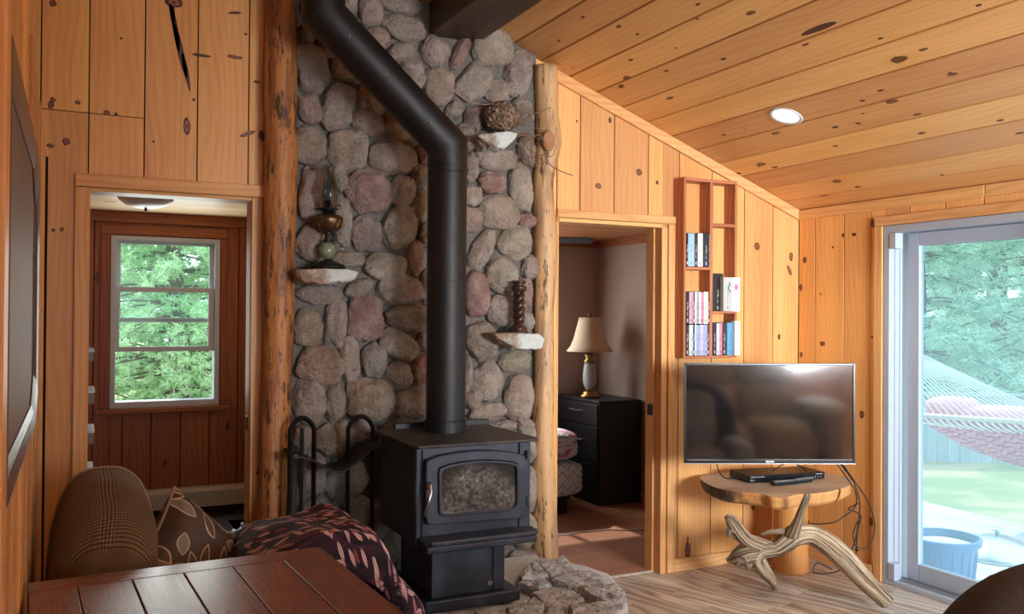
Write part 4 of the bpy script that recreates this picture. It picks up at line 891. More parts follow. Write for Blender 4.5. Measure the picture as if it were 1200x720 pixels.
# fireplace tool stand with a log sling
YT = 4.02
FT = thing('fireplace_tool_stand', ay(390, 640, YT)*1.0, 'black iron firewood sling stand with two arched ends left of the stove', 'firewood stand')
FT.location.z = HZ; FT['_o'] = tuple(FT.location)
def archbar(pxl, pxr, ytop, name, Y):
    a = ay(pxl, ytop+14, Y); b = ay(pxr, ytop+14, Y); c = ay((pxl+pxr)/2, ytop, Y); m = MB(); P = [Vector((a.x, Y, HZ+.014))]
    P.append(Vector((a.x, Y, a.z-.01)))
    for i in range(9):
        t = i/8; P.append(Vector((a.x+(b.x-a.x)*t, Y, a.z+(c.z-a.z)*math.sin(math.pi*t)**.7)))
    P += [Vector((b.x, Y, b.z-.01)), Vector((b.x, Y, HZ+.014))]
    m.tube(P, .011, 4, flat=1.6); m.build(name, BLACKM, FT)
    return a.x, b.x, a.z
l0 = archbar(340, 368, 490, 'arched_end', YT); l1 = archbar(408, 437, 488, 'arched_end', YT)
m = MB(); z0 = ay(372, 545, YT).z
xa, xb = l0[0]-.0, l1[1]; zs = ay(345, 530, YT).z; ze = ay(436, 520, YT).z; zl = ay(378, 545, YT).z
def sling(u, v):
    x = l0[0]+(l1[1]-l0[0])*u; zz = zs+(ze-zs)*u-4*(u*(1-u))*.07+(.02*math.sin(u*9)); return Vector((x, YT-.115+.2*v, zz))
m.grid(sling, 24, 4); sl = m.build('log_sling', plain('black_leather', (24, 23, 24), .6), FT, smooth=True); sm = sl.modifiers.new('solid', 'SOLIDIFY'); sm.thickness = .008
m = MB()
for yy_ in (YT-.10, YT+.08): m.tube([(l0[0]+.005, yy_, HZ+.012), (l1[1]-.005, yy_, HZ+.012)], .011, 4)
for xx in (l0[0], l1[1]): m.tube([(xx, YT-.10, HZ+.012), (xx, YT+.08, HZ+.012)], .011, 4)
m.build('base_rails', BLACKM, FT)
for xx, zz in ((l0[0], zs), (l1[1], ze)): m = MB(); m.tube([(xx, YT-.12, zz), (xx, YT+.09, zz)], .010, 6); m.build('sling_bar', BLACKM, FT)
a = ay(354, 502, YT-.05); m = MB(); m.tube([a, (a.x-.005, a.y, HZ+.03)], .009, 8); m.tube([(a.x-.005, a.y, HZ+.03), (a.x+.045, a.y-.01, HZ+.06)], .007, 8)
tag(m.build('fire_poker', BLACKM), 'plain black fire poker upright inside the left arch of the stand', 'fire poker')
a = ay(343, 514, YT-.14); b = ay(337, 600, YT-.16); b.z = HZ+.045; L = thing('hearth_brush', (b.x, b.y, HZ), 'hearth brush with pale bristles hanging on the left end of the firewood stand', 'hearth brush')
m = MB(); m.tube([a, a.lerp(b, .5)], .009, 8); m.build('handle', BLACKM, L)
m = MB(); rng = random.Random(9)
for i in range(110):
    q = a.lerp(b, rng.uniform(.5, 1)); an = rng.uniform(0, 6.28); m.tube([q, q+Vector((math.cos(an)*.02, math.sin(an)*.02, -.05))], .0013, 3)
m.build('bristles', plain('grey_bristles', (150, 142, 134), .9), L)
# ================================================================ TV CORNER
DT = 4.65; tc = ad(902, 484.5, DT); TILT = math.radians(0.0)
Mt = Matrix.Translation(tc) @ Matrix(((RX.x, -RF.x, 0, 0), (RX.y, -RF.y, 0, 0), (0, 0, 1, 0), (0, 0, 0, 1)))  # local x right, y towards viewer
Mt = Mt @ Matrix.Rotation(math.radians(-.3), 4, 'Y') @ Matrix.Rotation(-TILT, 4, 'X')
TW, TH = .449, .262
def tbox(m, x0, x1, y0, y1, z0, z1): m.prism([(x0, y0), (x1, y0), (x1, y1), (x0, y1)], 'z', z0, z1, 'x', 0, Mt)
TV = thing('television', tc-Vector((0, 0, TH)), 'large black flat screen television angled across the right corner above the slab table', 'television')
m = MB()
for a in ((-TW, -TW+.012, -TH, TH), (TW-.012, TW, -TH, TH), (-TW+.012, TW-.012, TH-.012, TH), (-TW+.012, TW-.012, -TH, -TH+.018)): tbox(m, a[0], a[1], -.012, .004, a[2], a[3])
m.build('bezel', BLACKG, TV, bevel=.002, seg=1)
m = MB(); tbox(m, -TW+.0121, TW-.0121, -.006, -.001, -TH+.0181, TH-.0121); m.build('screen', SCREEN, TV)
m = MB(); tbox(m, -TW, TW, -.0045, .0055, -TH-.004, -TH-.0005); m.build('bottom_strip', CHROME, TV)
m = MB(); tbox(m, -TW+.02, TW-.02, -.045, -.0125, -TH+.03, TH-.02); m.build('back_shell', BLACKM, TV, bevel=.01)
m = MB(); tbox(m, -.022, .022, .0045, .006, -TH+.004, -TH+.013); m.build('logo', plain('logo_silver', (176, 180, 186), .3, .6), TV)
m = MB(); q = Mt @ Vector((0, -.05, 0)); cnr = Vector((XR-.06, YB-.1, q.z)); m.tube([q, q.lerp(cnr, .5)+Vector((.05, -.05, 0)), Vector((XR-.004, YB-.2, q.z))], .018, 8); m.build('mount_arm', BLACKM, TV)
# slab table
SZ = .56; SB = SZ-.07
sl_px = [(819.5, 558), (822, 564), (829, 568.5), (838, 572), (850, 575), (870, 577), (892, 579.5), (905, 583), (921, 583), (935, 580), (950, 579), (970, 577), (982, 574), (984.5, 571.5), (986, 573.5), (997, 569), (1001, 563), (999, 557), (985, 552), (950, 548), (915, 546), (880, 547), (850, 550), (832, 553)]
SP = [az(x, y, SZ) for x, y in sl_px]; SP = [(min(p.x, XR-.06), min(p.y, YB-.06)) for p in SP]
def ring_smooth(P, k=3):
    out = []
    for i in range(len(P)):
        a, b, c, d = [Vector(P[j % len(P)]) for j in (i-1, i, i+1, i+2)]
        for t in range(k): t /= k; out.append(tuple(.5*((2*b)+(c-a)*t+(2*a-5*b+4*c-d)*t*t+(3*b-a-3*c+d)*t**3)))
    return out
cs = Vector((3.6, 3.78, 0)); ST_ = thing('slab_table', (3.76, 3.93, 0), 'rustic side table of a live edge wood slab on a round log stump', 'table')
m = MB(); rng = random.Random(6); LL = ring_smooth(SP, 4)
N = len(LL)
lev = [(SB, .92), (SB+.015, .965), (SZ-.012, .995), (SZ, .985)]
for z, s_ in lev:
    for x, y in LL:
        w = 1+.012*noise.noise(Vector((x*17, y*17, z*40))); m.v.append((cs.x+(x-cs.x)*s_*w, cs.y+(y-cs.y)*s_*w, z))
for l in range(3):
    for j in range(N): k = (j+1) % N; m.face([l*N+k, l*N+j, (l+1)*N+j, (l+1)*N+k], [(0, 0)]*4, 1)
m.face(range(N), [(0, 0)]*N, 1); m.face(range(3*N, 4*N)[::-1], [(0, 0)]*N, 0)
o = m.build('tabletop', [SLABTOP, SLABEDGE], ST_)
import bmesh
bm = bmesh.new(); bm.from_mesh(o.data); bmesh.ops.recalc_face_normals(bm, faces=bm.faces); bm.to_mesh(o.data); bm.free()
m = MB(); st_c = az(927, 664, 0); st_c = Vector((3.775, 3.94, 0)); m.lathe((st_c.x, st_c.y, 0), [(.098, 0), (.102, .01), (.099, .2), (.096, SB-.002)], 36)
for i, v in enumerate(m.v): nn = .004*noise.noise(Vector((v[0]*14, v[1]*14, v[2]*2))); m.v[i] = (v[0]+nn, v[1]+nn, v[2])
m.build('stump', STUMP, ST_, smooth=False, bevel=.004)
md = ST_.children[-1].modifiers.new('e', 'EDGE_SPLIT'); md.split_angle = math.radians(40)
# dvd player and remotes
def on_slab(px, py, z=SZ): return az(px, py, z)
a = on_slab(877, 567); b = on_slab(966, 562); U = (b-a); U.z = 0; wl = U.length; U.normalize(); Vv = Vector((-U.y, U.x, 0))
Md = Matrix(((U.x, Vv.x, 0, a.x), (U.y, Vv.y, 0, a.y), (0, 0, 1, SZ+.001), (0, 0, 0, 1)))
DV = thing('dvd_player', a+U*wl/2, 'slim black disc player on the slab table under the television', 'disc player')
def dbox(m, x0, x1, y0, y1, z0, z1): m.prism([(x0, y0), (x1, y0), (x1, y1), (x0, y1)], 'z', z0, z1, 'x', 0, Md)
m = MB(); dbox(m, 0, wl, 0, .2, .004, .042); m.build('body', BLACKM, DV, bevel=.003)
m = MB(); dbox(m, .001, wl-.001, -.004, .0, .006, .040); m.build('front_panel', BLACKG, DV, bevel=.001, seg=1)
SIL = plain('silver_print', (170, 176, 182), .4, .3)
m = MB(); dbox(m, .012, .018, -.0046, -.004, .012, .02); dbox(m, .018, .026, -.0046, -.004, .012, .0135); dbox(m, .028, .030, -.0046, -.004, .012, .02); dbox(m, .030, .036, -.0046, -.004, .012, .0135); dbox(m, .034, .036, -.0046, -.004, .0135, .016); m.build('maker_mark', SIL, DV)
m = MB(); dbox(m, .012, .10, -.0046, -.004, .031, .0345); dbox(m, wl-.06, wl-.015, -.0046, -.004, .031, .0345)
for i in range(4): dbox(m, wl-.085+.018*i, wl-.079+.018*i, -.0046, -.004, .014, .019)
m.build('front_lettering', SIL, DV)
def remote(p, ang, lab, ln=.16):
    M_ = Matrix.Translation((p.x, p.y, SZ+.001)) @ Matrix.Rotation(ang, 4, 'Z')
    r = thing('remote_control', (p.x, p.y, SZ), lab, 'remote control')
    q = MB(); q.prism([(-ln/2, -.022), (ln/2, -.02), (ln/2, .02), (-ln/2, .022)], 'z', .002, .02, 'x', 0, M_); q.build('case', BLACKG, r, bevel=.006)
    q = MB(); rg = random.Random(2)
    for i in range(9):
        for j in (-.011, 0, .011): q.prism([(-ln/2+.012+i*.015, j-.0035), (-ln/2+.021+i*.015, j-.0035), (-ln/2+.021+i*.015, j+.0035), (-ln/2+.012+i*.015, j+.0035)], 'z', .0203, .0225, 'x', 0, M_)
    q.build('buttons', SIL, r)
an = math.atan2(U.y, U.x)
remote(on_slab(919, 568.5), an+.12, 'front black remote control lying before the disc player'); remote(on_slab(940, 566), an+.2, 'rear black remote control tucked against the disc player', .13)
# cords
def cord(rows, label, r=.0035, nm='power_cord'):
    m = MB(); P = [ad(x, y, d) for x, y, d in rows]; Q = []
    for i in range(len(P)-1):
        a, b, c, d = P[max(i-1, 0)], P[i], P[i+1], P[min(i+2, len(P)-1)]
        for t in range(8):
            t /= 8; Q.append(.5*((2*b)+(c-a)*t+(2*a-5*b+4*c-d)*t*t+(3*b-a-3*c+d)*t**3))
    Q.append(P[-1])
    Q = [Vector((min(q.x, XR-.03), min(q.y, YB-.03), max(q.z, .006))) for q in Q]; m.tube(Q, r, 6)
    return tag(m.build(nm, CORDM, smooth=True), label, 'cord')
cord([(980, 543, 4.72), (992, 560, 4.85), (1002, 575, 4.95), (1003, 592, 5.0), (990, 605, 5.0), (975, 613, 5.0), (950, 614, 5.05), (948, 610, 5.1)], 'black cord from the television looping back behind the log stump')
cord([(984, 543, 4.72), (1000, 565, 4.85), (1007, 588, 4.95), (1006, 612, 5.0), (1000, 640, 5.0), (985, 668, 5.05), (955, 672, 5.08), (958, 660, 5.1), (975, 668, 5.12)], 'black cord hanging from the television to a coil on the floor')
cord([(987, 544, 4.72), (1004, 568, 4.85), (1018, 590, 4.95), (1025, 618, 5.0), (1018, 640, 5.0), (1004, 641, 5.0), (1000, 625, 5.02), (1008, 605, 5.05)], 'black cord with the widest loop hanging right of the slab table')
cord([(1006, 590, 4.98), (998, 594, 5.0), (994, 597, 5.02), (1002, 600, 5.02), (1009, 606, 5.02), (1005, 622, 5.05), (1003, 650, 5.08)], 'thin black cord with a kink beside the slab table')
cord([(840, 543, 4.72), (842, 552, 4.72), (849, 560, 4.7), (862, 561, 4.68), (874, 557, 4.66)], 'black cord drooping from the left of the television onto the slab')
cord([(905, 553, 4.72), (915, 546, 4.75), (925, 543, 4.78), (937, 546, 4.78), (946, 553, 4.75)], 'black cord arching behind the disc player')
# driftwood
def dpt(x, y, Y): return ay(810+x/4, 540+y/4, Y)
DW = MB()
def limb(rows, seed, gr=.2, n=26):
    P = [dpt(r[0], r[1], r[2]) for r in rows]; R = [r[3]/4*depth(p)/F for r, p in zip(rows, P)]; Q, S_ = [], []
    for i in range(len(P)-1):
        a, b, c, d = P[max(i-1, 0)], P[i], P[i+1], P[min(i+2, len(P)-1)]
        for t in range(8):
            u = t/8; Q.append(.5*((2*b)+(c-a)*u+(2*a-5*b+4*c-d)*u*u+(3*b-a-3*c+d)*u**3)); S_.append((R[i]+(R[i+1]-R[i])*u)*(1+.07*noise.noise(Vector((i+u, seed, 0))*1.3)))
    Q.append(P[-1]); S_.append(R[-1]); DW.tube(Q, S_, n, groove=gr, seed=seed)
limb([(922, 668, 3.185, 30), (880, 630, 3.21, 36), (800, 548, 3.27, 42), (720, 462, 3.34, 48), (640, 390, 3.41, 50), (565, 348, 3.47, 44), (490, 350, 3.50, 46), (440, 388, 3.52, 40), (390, 415, 3.55, 34), (320, 398, 3.58, 36), (255, 368, 3.6, 32), (210, 315, 3.62, 32), (182, 275, 3.63, 24), (165, 268, 3.63, 12)], 1)
limb([(475, 345, 3.48, 32), (500, 285, 3.42, 22), (522, 222, 3.36, 17), (540, 178, 3.32, 16), (543, 160, 3.31, 14)], 2, .1, 14)
limb([(395, 415, 3.54, 28), (330, 420, 3.58, 40), (300, 450, 3.6, 42), (330, 500, 3.64, 36), (365, 545, 3.67, 24), (390, 580, 3.69, 16), (400, 606, 3.70, 11)], 3)
limb([(310, 430, 3.59, 44), (255, 440, 3.62, 50), (215, 455, 3.66, 38), (182, 466, 3.69, 18), (166, 470, 3.7, 6)], 4)
limb([(255, 440, 3.62, 26), (225, 470, 3.64, 24), (215, 490, 3.66, 12)], 5); limb([(200, 320, 3.62, 24), (178, 330, 3.63, 14), (172, 358, 3.63, 6)], 6); limb([(215, 330, 3.62, 20), (205, 352, 3.62, 10), (208, 372, 3.62, 5)], 7)
limb([(430, 330, 3.5, 14), (370, 335, 3.5, 9), (330, 348, 3.51, 4)], 8, .1, 10); limb([(600, 355, 3.44, 24), (618, 328, 3.42, 8), (620, 320, 3.42, 4)], 9, .1, 10); limb([(250, 440, 3.6, 26), (262, 480, 3.61, 18), (268, 510, 3.61, 8)], 10)
o = DW.build('driftwood_branch', DRIFT, smooth=True)
tag(o, 'twisted weathered driftwood branch on the floor leaning on the slab table', 'driftwood')
# shelf for discs
SF = 4.12
def sx(px, py=300): return ay(px, py, SF).x
def szz(py, px=835): return ay(px, py, SF).z
sxa, sxb, sxc, sxd = sx(801.3), sx(804), sx(832), sx(835.5); sxe, sxf = sx(861.2), sx(864); st, sb = 2.289, 1.245
SH = thing('disc_shelf', ((sxa+sxf)/2, SF+.05, sb), 'tall narrow reddish wood wall shelf with two columns of compartments holding discs', 'shelf')
YW = YB-.001
m = MB(); m.box(sxa, sxb, SF, YW, sb, st); m.build('side_panel', REDWOOD, SH, bevel=.0015, seg=1)
m = MB(); m.box(sxe, sxf, SF, YW, sb, st); m.build('side_panel', REDWOOD, SH, bevel=.0015, seg=1)
m = MB(); m.box(sxc, sxd, SF, YW, sb+.014, st-.02); m.build('divider', REDWOOD, SH, bevel=.0015, seg=1)
m = MB(); m.box(sxb, sxe, SF, YW, st-.019, st-.001, 'x'); m.build('top_board', REDWOOD, SH, bevel=.0015, seg=1)
m = MB(); m.box(sxb, sxe, SF, YW, sb, sb+.0135, 'x'); m.build('bottom_board', REDWOOD, SH, bevel=.0015, seg=1)
for (x0, x1, py0, py1) in ((sxb, sxc, 313.6, 316.8), (sxd, sxe, 261.5, 265), (sxd, sxe, 365, 367.6)):
    m = MB(); m.box(x0+.0005, x1-.0005, SF, YW, szz(py1), szz(py0), 'x'); m.build('shelf_board', REDWOOD, SH, bevel=.001, seg=1)
cov = {}
def cmat(rgb, kind):
    k = (rgb, kind)
    if k in cov: return cov[k]
    t = NT('case_%d_%d_%d_%s' % (rgb+(kind,))); uv = t.obj(); s = t.n('SeparateXYZ', Vector=uv).node
    n1 = t.n('TexWhiteNoise', _p={'noise_dimensions': '2D'}, Vector=t.vm('FLOOR', t.scale(uv, (500, 0, 210))))
    n1 = t.n('TexNoise', Vector=t.scale(uv, (160, 1, 90)), Scale=1.0, Detail=1)
    band = t.math('MULTIPLY', t.math('GREATER_THAN', s.outputs[2], .05), t.math('LESS_THAN', s.outputs[2], .13))
    inner = t.math('LESS_THAN', t.math('ABSOLUTE', s.outputs[0]), .0035)
    lum = sum(rgb)/3; ink = (230, 228, 224) if lum < 110 else (60, 58, 74)
    f = t.math('MULTIPLY', t.math('MULTIPLY', t.math('GREATER_THAN', n1, .54), band), inner)
    c = t.mix(t.math('MULTIPLY', f, .75), lin(rgb), lin(ink))
    lo = t.math('MULTIPLY', t.math('LESS_THAN', s.outputs[2], .03), t.math('GREATER_THAN', s.outputs[2], .012)); lo = t.math('MULTIPLY', lo, inner)
    c = t.mix(t.math('MULTIPLY', lo, .7), c, lin(ink))
    t.bsdf(c, .3); cov[k] = t.m; return t.m
SLEEVE = plain('clear_case_plastic', (26, 26, 30), .25); PAGE = plain('case_edge', (222, 220, 216), .6)
def case(px0, px1, pyt, pyb, rgb, label, group, dpt_=.096, zb=None, yoff=0, kind='s', nm='disc_case', cat='disc case'):
    Yf = SF+.002-yoff; x0, x1 = ay(px0, pyb, Yf).x+.0004, ay(px1, pyb, Yf).x-.0004; z1_ = ay((px0+px1)/2, pyt, Yf).z; z0_ = zb
    t = thing(nm, ((x0+x1)/2, Yf+dpt_/2, z0_), label, cat, group)
    m = MB(); m.box(x0, x1, Yf+.0012, Yf+dpt_, z0_, z1_); m.build('case', SLEEVE if kind == 's' else cmat(rgb, 'box'), t, bevel=.0008, seg=1)
    m = MB(); m.box(x0+.0006, x1-.0006, Yf, Yf+.0011, z0_+.002, z1_-.002); o = m.build('spine', cmat(rgb, 'sp'), t); return t
zr0 = szz(313.6)+.0004; zr2 = sb+.014; zr1 = szz(380.2); zq0 = szz(365)+.0004
G0, G1, G2, G3, G4 = 'discs on the upper left shelf', 'discs in the upper stacked row', 'discs in the lower stacked row', 'game boxes on the right middle shelf', 'discs on the lower right shelf'
def colname(c):
    r, g, b = c; l = (r+g+b)/3
    if l < 60: return 'black'
    if max(c)-min(c) < 22: return 'white' if l > 205 else ('pale grey' if l > 150 else 'dark grey')
    if b >= r and b >= g: return ('pale blue' if l > 190 else 'light blue' if l > 130 else 'blue') if b-r > 28 else 'lavender'
    if r > g and r > b: return ('pink' if l > 140 else 'dark red') if b > g-12 else ('cream' if l > 190 else 'brown')
    return 'pale green'
def row(items, py0, zb, group, where):
    names = {}
    n = len(items)
    for i, (a, b, c) in enumerate(items):
        pos = ['leftmost', 'second from left', 'third from left', 'fourth from left', 'fifth from left', 'sixth from left', 'seventh from left', 'eighth from left', 'ninth from left', 'tenth from left', 'eleventh from left', 'twelfth from left', 'thirteenth from left'][i]
        if i == n-1: pos = 'rightmost'
        case(a, b, py0+random.uniform(-.4, .4), None, c, '%s spined disc case, %s %s' % (colname(c), pos, where), group, zb=zb) if False else case(a, b, py0+random.uniform(-.4, .4), 340, c, '%s spined disc case, %s %s' % (colname(c), pos, where), group, zb=zb)
def c6(v): return 795+v/6
def c7(v): return 795+v/6.26
row([(c6(56), c6(66), (28, 28, 34)), (c6(66), c6(112), (150, 184, 214)), (c6(112), c6(134), (52, 50, 52)), (c6(134), c6(171), (222, 214, 214)), (c6(172), c6(216), (44, 46, 54)), (c6(216), c6(224), (190, 186, 182))], 273.5, zr0, G0, 'on the upper left shelf')
row([(c7(57), c7(80), (30, 26, 30)), (c7(80), c7(96), (214, 170, 186)), (c7(96), c7(112), (206, 140, 160)), (c7(112), c7(121), (36, 34, 38)), (c7(121), c7(136), (226, 224, 226)), (c7(136), c7(152), (160, 150, 176)), (c7(152), c7(168), (220, 218, 222)), (c7(168), c7(186), (196, 130, 156)), (c7(186), c7(204), (226, 216, 200)), (c7(204), c7(219), (214, 222, 228)), (c7(219), c7(229), (60, 62, 70))], 342, zr1+.0006, G1, 'in the upper stacked row at the left')
row([(c7(57), c7(80), (40, 24, 28)), (c7(80), c7(96), (222, 222, 218)), (c7(96), c7(110), (190, 204, 222)), (c7(110), c7(121), (40, 40, 50)), (c7(121), c7(136), (206, 214, 220)), (c7(136), c7(160), (140, 166, 206)), (c7(160), c7(188), (186, 180, 214)), (c7(188), c7(215), (154, 160, 204)), (c7(215), c7(229), (56, 54, 60))], 380.6, zr2+.0004, G2, 'in the lower stacked row at the left')
row([(c7(256), c7(280), (30, 34, 54)), (c7(281), c7(302), (206, 218, 232)), (c7(302), c7(324), (206, 130, 158)), (c7(324), c7(356), (66, 42, 34))], 378.5, zr2+.0004, G4, 'on the lower right shelf')
case(c7(357), c7(409), 378.5, 415, (96, 158, 214), 'wide box with a blue landscape cover on the lower right shelf', G4, zb=zr2+.0004, kind='b')
case(c7(413), c7(452), 376.5, 415, (206, 232, 228), 'pale green box standing past the right edge of the shelf, lowest compartment', G4, zb=zr2+.0004, yoff=.03, kind='b', dpt_=.03)
case(c7(250), c7(328), 320.5, 362, (34, 26, 24), 'large black box on the right middle shelf', G3, zb=zq0, kind='b')
a = case(c7(330), c7(395), 325, 362, (176, 178, 178), 'grey box with a curling green emblem on the right middle shelf', G3, zb=zq0, yoff=.03, kind='b', dpt_=.05)
b = case(c7(396), c7(452), 325.5, 362, (236, 232, 232), 'white box with a pink round mark on the right middle shelf', G3, zb=zq0, yoff=.03, kind='b', dpt_=.03)
m = MB(); Yq = SF-.0295; q = ay(c7(425), 310+167/6.26, Yq); m.prism([(q.x+.014*math.cos(i*.524), q.z+.018*math.sin(i*.524)) for i in range(12)], 'y', Yq-.0008, Yq+.0006); m.build('round_mark', plain('pink_print', (206, 112, 140), .4), b)
m = MB()
for i in range(7): m.box(q.x-.016, q.x+.014-.004*(i % 3), Yq-.0004, Yq+.0006, q.z-.04-.009*i, q.z-.037-.009*i)
m.build('printed_lines', plain('grey_print', (170, 150, 160), .5), b)
m = MB(); q = ay(c7(372), 310+170/6.26, Yq); m.tube([(q.x+.008*math.sin(t*1.1), Yq-.0005, q.z+.028-t*.007) for t in range(9)], .003, 5); m.build('curling_emblem', plain('green_print', (60, 110, 90), .5), a)

# recessed ceiling light
cl = Vector((3.2, 3.386, zc(3.2))); nrm = Vector((.378, 0, 1)).normalized(); Ml = Matrix.Translation(cl) @ nrm.to_track_quat('Z', 'Y').to_matrix().to_4x4()
def xf(m, M): m.v = [tuple(M @ Vector(v)) for v in m.v]; return m
def can(Ml, label):
    L = thing('recessed_light', Ml.translation, label, 'ceiling light')
    xf(MB().lathe((0, 0, 0), [(.066, -.003), (.076, -.006), (.084, -.004), (.085, -.0008), (.066, -.0008)], 36, closed=False), Ml).build('trim_ring', WHITE, L, smooth=True)
    xf(MB().lathe((0, 0, 0), [(.0655, -.0012), (.0, -.0025)], 30, closed=False), Ml).build('diffuser', LIT, L)
can(Ml, 'lit round white recessed light in the sloping pine ceiling')

# ================================================================ BEDROOM THINGS
D_ = thing('dresser', (3.87, 6.23, 0), 'black dresser with drawers in the far corner of the bedroom', 'dresser')
dx0, dx1, dy0, dy1, dz = 3.675, 4.06, 5.89, 6.56, .818
m = MB(); m.box(dx0, dx1, dy0, dy1, .0, dz-.022); m.build('body', BLACKWOOD, D_, bevel=.003)
m = MB(); m.box(dx0-.012, dx1, dy0-.008, dy1, dz-.0215, dz); m.build('top', BLACKWOOD, D_, bevel=.003)
for i, (z0_, z1_) in enumerate(((.62, .785), (.33, .61), (.04, .32))):
    m = MB(); m.box(dx0-.017, dx0-.0005, dy0+.015, dy1-.015, z0_, z1_); d = m.build('drawer', BLACKWOOD, D_, bevel=.003)
    m = MB(); zz = (z0_+z1_)/2+.02; m.tube([(dx0-.018, dy0+.25, zz), (dx0-.042, dy0+.26, zz), (dx0-.042, dy0+.40, zz), (dx0-.018, dy0+.41, zz)], .006, 8); m.build('handle', CHROME, d)
Y = 6.2; k = depth(ay(691, 430, Y))/F; zb = dz
L = thing('table_lamp', ay(691, 463, Y), 'table lamp with a cream bell shade and glass column on the black dresser', 'lamp'); L.location.z = dz; L['_o'] = tuple(L.location)
def lp(prof, nm, mat, cl=True, sm=True):
    p = ay(691, 430, Y); m = MB(); base = ay(691, 463.5, Y).z
    m.lathe((p.x, p.y, 0), [(r*k, zb+.0005+(463.5-y)*k) for r, y in prof], 28, 0, cl); return m.build(nm, mat, L, smooth=sm)
lp([(11.5, 463.5), (11.5, 461), (9, 459.5), (8.5, 457), (5, 455)], 'base', BRASS); lp([(4.5, 455), (7.5, 447), (8, 438), (7, 428), (6.3, 422.5)], 'glass_column', LGLASS)
lp([(7, 422.5), (7.5, 421), (4, 418), (6.5, 415), (6, 412), (2.5, 410), (2, 405)], 'neck', BRASS)
m = MB(); p = ay(691, 430, Y)
n = 32; prof = [(27.5, 409.5), (23, 404), (19.5, 396), (16.8, 386), (14.5, 377), (13, 370)]
m.lathe((p.x, p.y, 0), [(r*k, zb+(463.5-y)*k) for r, y in prof], n, closed=False); s_ = m.build('lamp_shade', SHADE, L, smooth=True); md = s_.modifiers.new('s', 'SOLIDIFY'); md.thickness = .003
lp([(1.2, 405), (1.2, 369), (2.2, 367.5), (1.6, 365), (.5, 364)], 'harp_finial', DARKBRASS)
# bed
B = thing('bed', (2.4, 6.1, 0), 'bed end with a crocheted quilt over a white quilted box spring in the bedroom', 'bed')
bx1 = 3.485
m = MB(); m.blob((bx1-.95, 6.12, .255), (.95, .40, .13), e=9, sub=4); o = m.build('box_spring', TICK, B, smooth=True)
zt_ = ay(660, 505, 5.8).z
m = MB(); m.blob((bx1-.96, 6.125, (.39+zt_)/2), (.955, .425, (zt_-.37)/2), e=5, amp=.02, sub=5); m.build('quilt', QUILT, B, smooth=True)
m = MB()
for x_ in (1.7, 3.3):
    for y_ in (5.82, 6.45): m.box(x_-.03, x_+.03, y_-.03, y_+.03, 0, .13)
m.box(1.6, 3.36, 5.80, 6.47, .10, .13); m.build('bed_frame', BLACKM, B)
m = MB(); P = [az(x, y, .004) for x, y in ((652, 627), (672, 625), (690, 623.5), (715, 621), (735, 622), (762, 621))]; m.tube(P, .005, 6); tag(m.build('floor_cord', plain('pale_grey_cord', (196, 180, 168), .6)), 'pale cord lying across the reddish bedroom floor', 'cord')
# ceiling fan
fc = Vector((2.52, 5.32, 2.0)); L = thing('ceiling_fan', fc, 'dark bladed ceiling fan just inside the bedroom doorway', 'ceiling fan')
m = MB(); m.lathe((fc.x, fc.y, 0), [(.03, ZD-.001), (.07, ZD-.002), (.06, ZD-.05), (.09, ZD-.06), (.1, 2.0), (.07, 1.96), (.02, 1.95)], 28); m.build('motor_housing', BLACKM, L, smooth=True)
for i in range(5):
    a = math.radians(-25+72*i); M_ = Matrix.Translation((fc.x, fc.y, 1.985)) @ Matrix.Rotation(a, 4, 'Z') @ Matrix.Rotation(math.radians(-12), 4, 'X')
    m = MB(); m.prism([(.14, -.05), (.58, -.07), (.635, -.03), (.63, .06), (.14, .05)], 'z', -.004, .004, 'x', 0, M_); b_ = m.build('blade', plain('dark_walnut_blade', (34, 28, 27), .8) if i == 0 else bpy.data.materials['dark_walnut_blade'], L, bevel=.002, seg=1)
    m = MB(); m.prism([(.08, -.02), (.2, -.03), (.2, .03), (.08, .02)], 'z', -.012, -.0045, 'x', 0, M_); m.build('blade_iron', BLACKM, b_)
m = MB(); m.lathe((fc.x, fc.y, 0), [(.02, 1.948), (.09, 1.93), (.10, 1.89), (.06, 1.85), (.0, 1.84)], 24); m.build('light_bowl', FROST, L, smooth=True)

# ================================================================ MUDROOM THINGS
p = ay(171, 236, 5.6); k = depth(p)/F
L = thing('flush_ceiling_light', (p.x, p.y, ZM), 'frosted glass bowl ceiling light on the pale board ceiling of the left room', 'ceiling light')
m = MB(); m.lathe((p.x, p.y, 0), [(.0, ZM-.035), (.12, ZM-.03), (.165, ZM-.012), (.17, ZM-.001)], 36); m.build('metal_pan', DARKPLATE, L, smooth=True)
m = MB(); m.lathe((p.x, p.y, 0), [(.158, ZM-.032), (.15, ZM-.055), (.11, ZM-.085), (.06, ZM-.1), (.0, ZM-.104)], 36, closed=False); m.build('glass_bowl', FROST, L, smooth=True)
m = MB(); m.lathe((p.x, p.y, 0), [(.0, ZM-.122), (.008, ZM-.118), (.008, ZM-.1)], 12); m.build('finial', DARKPLATE, L)
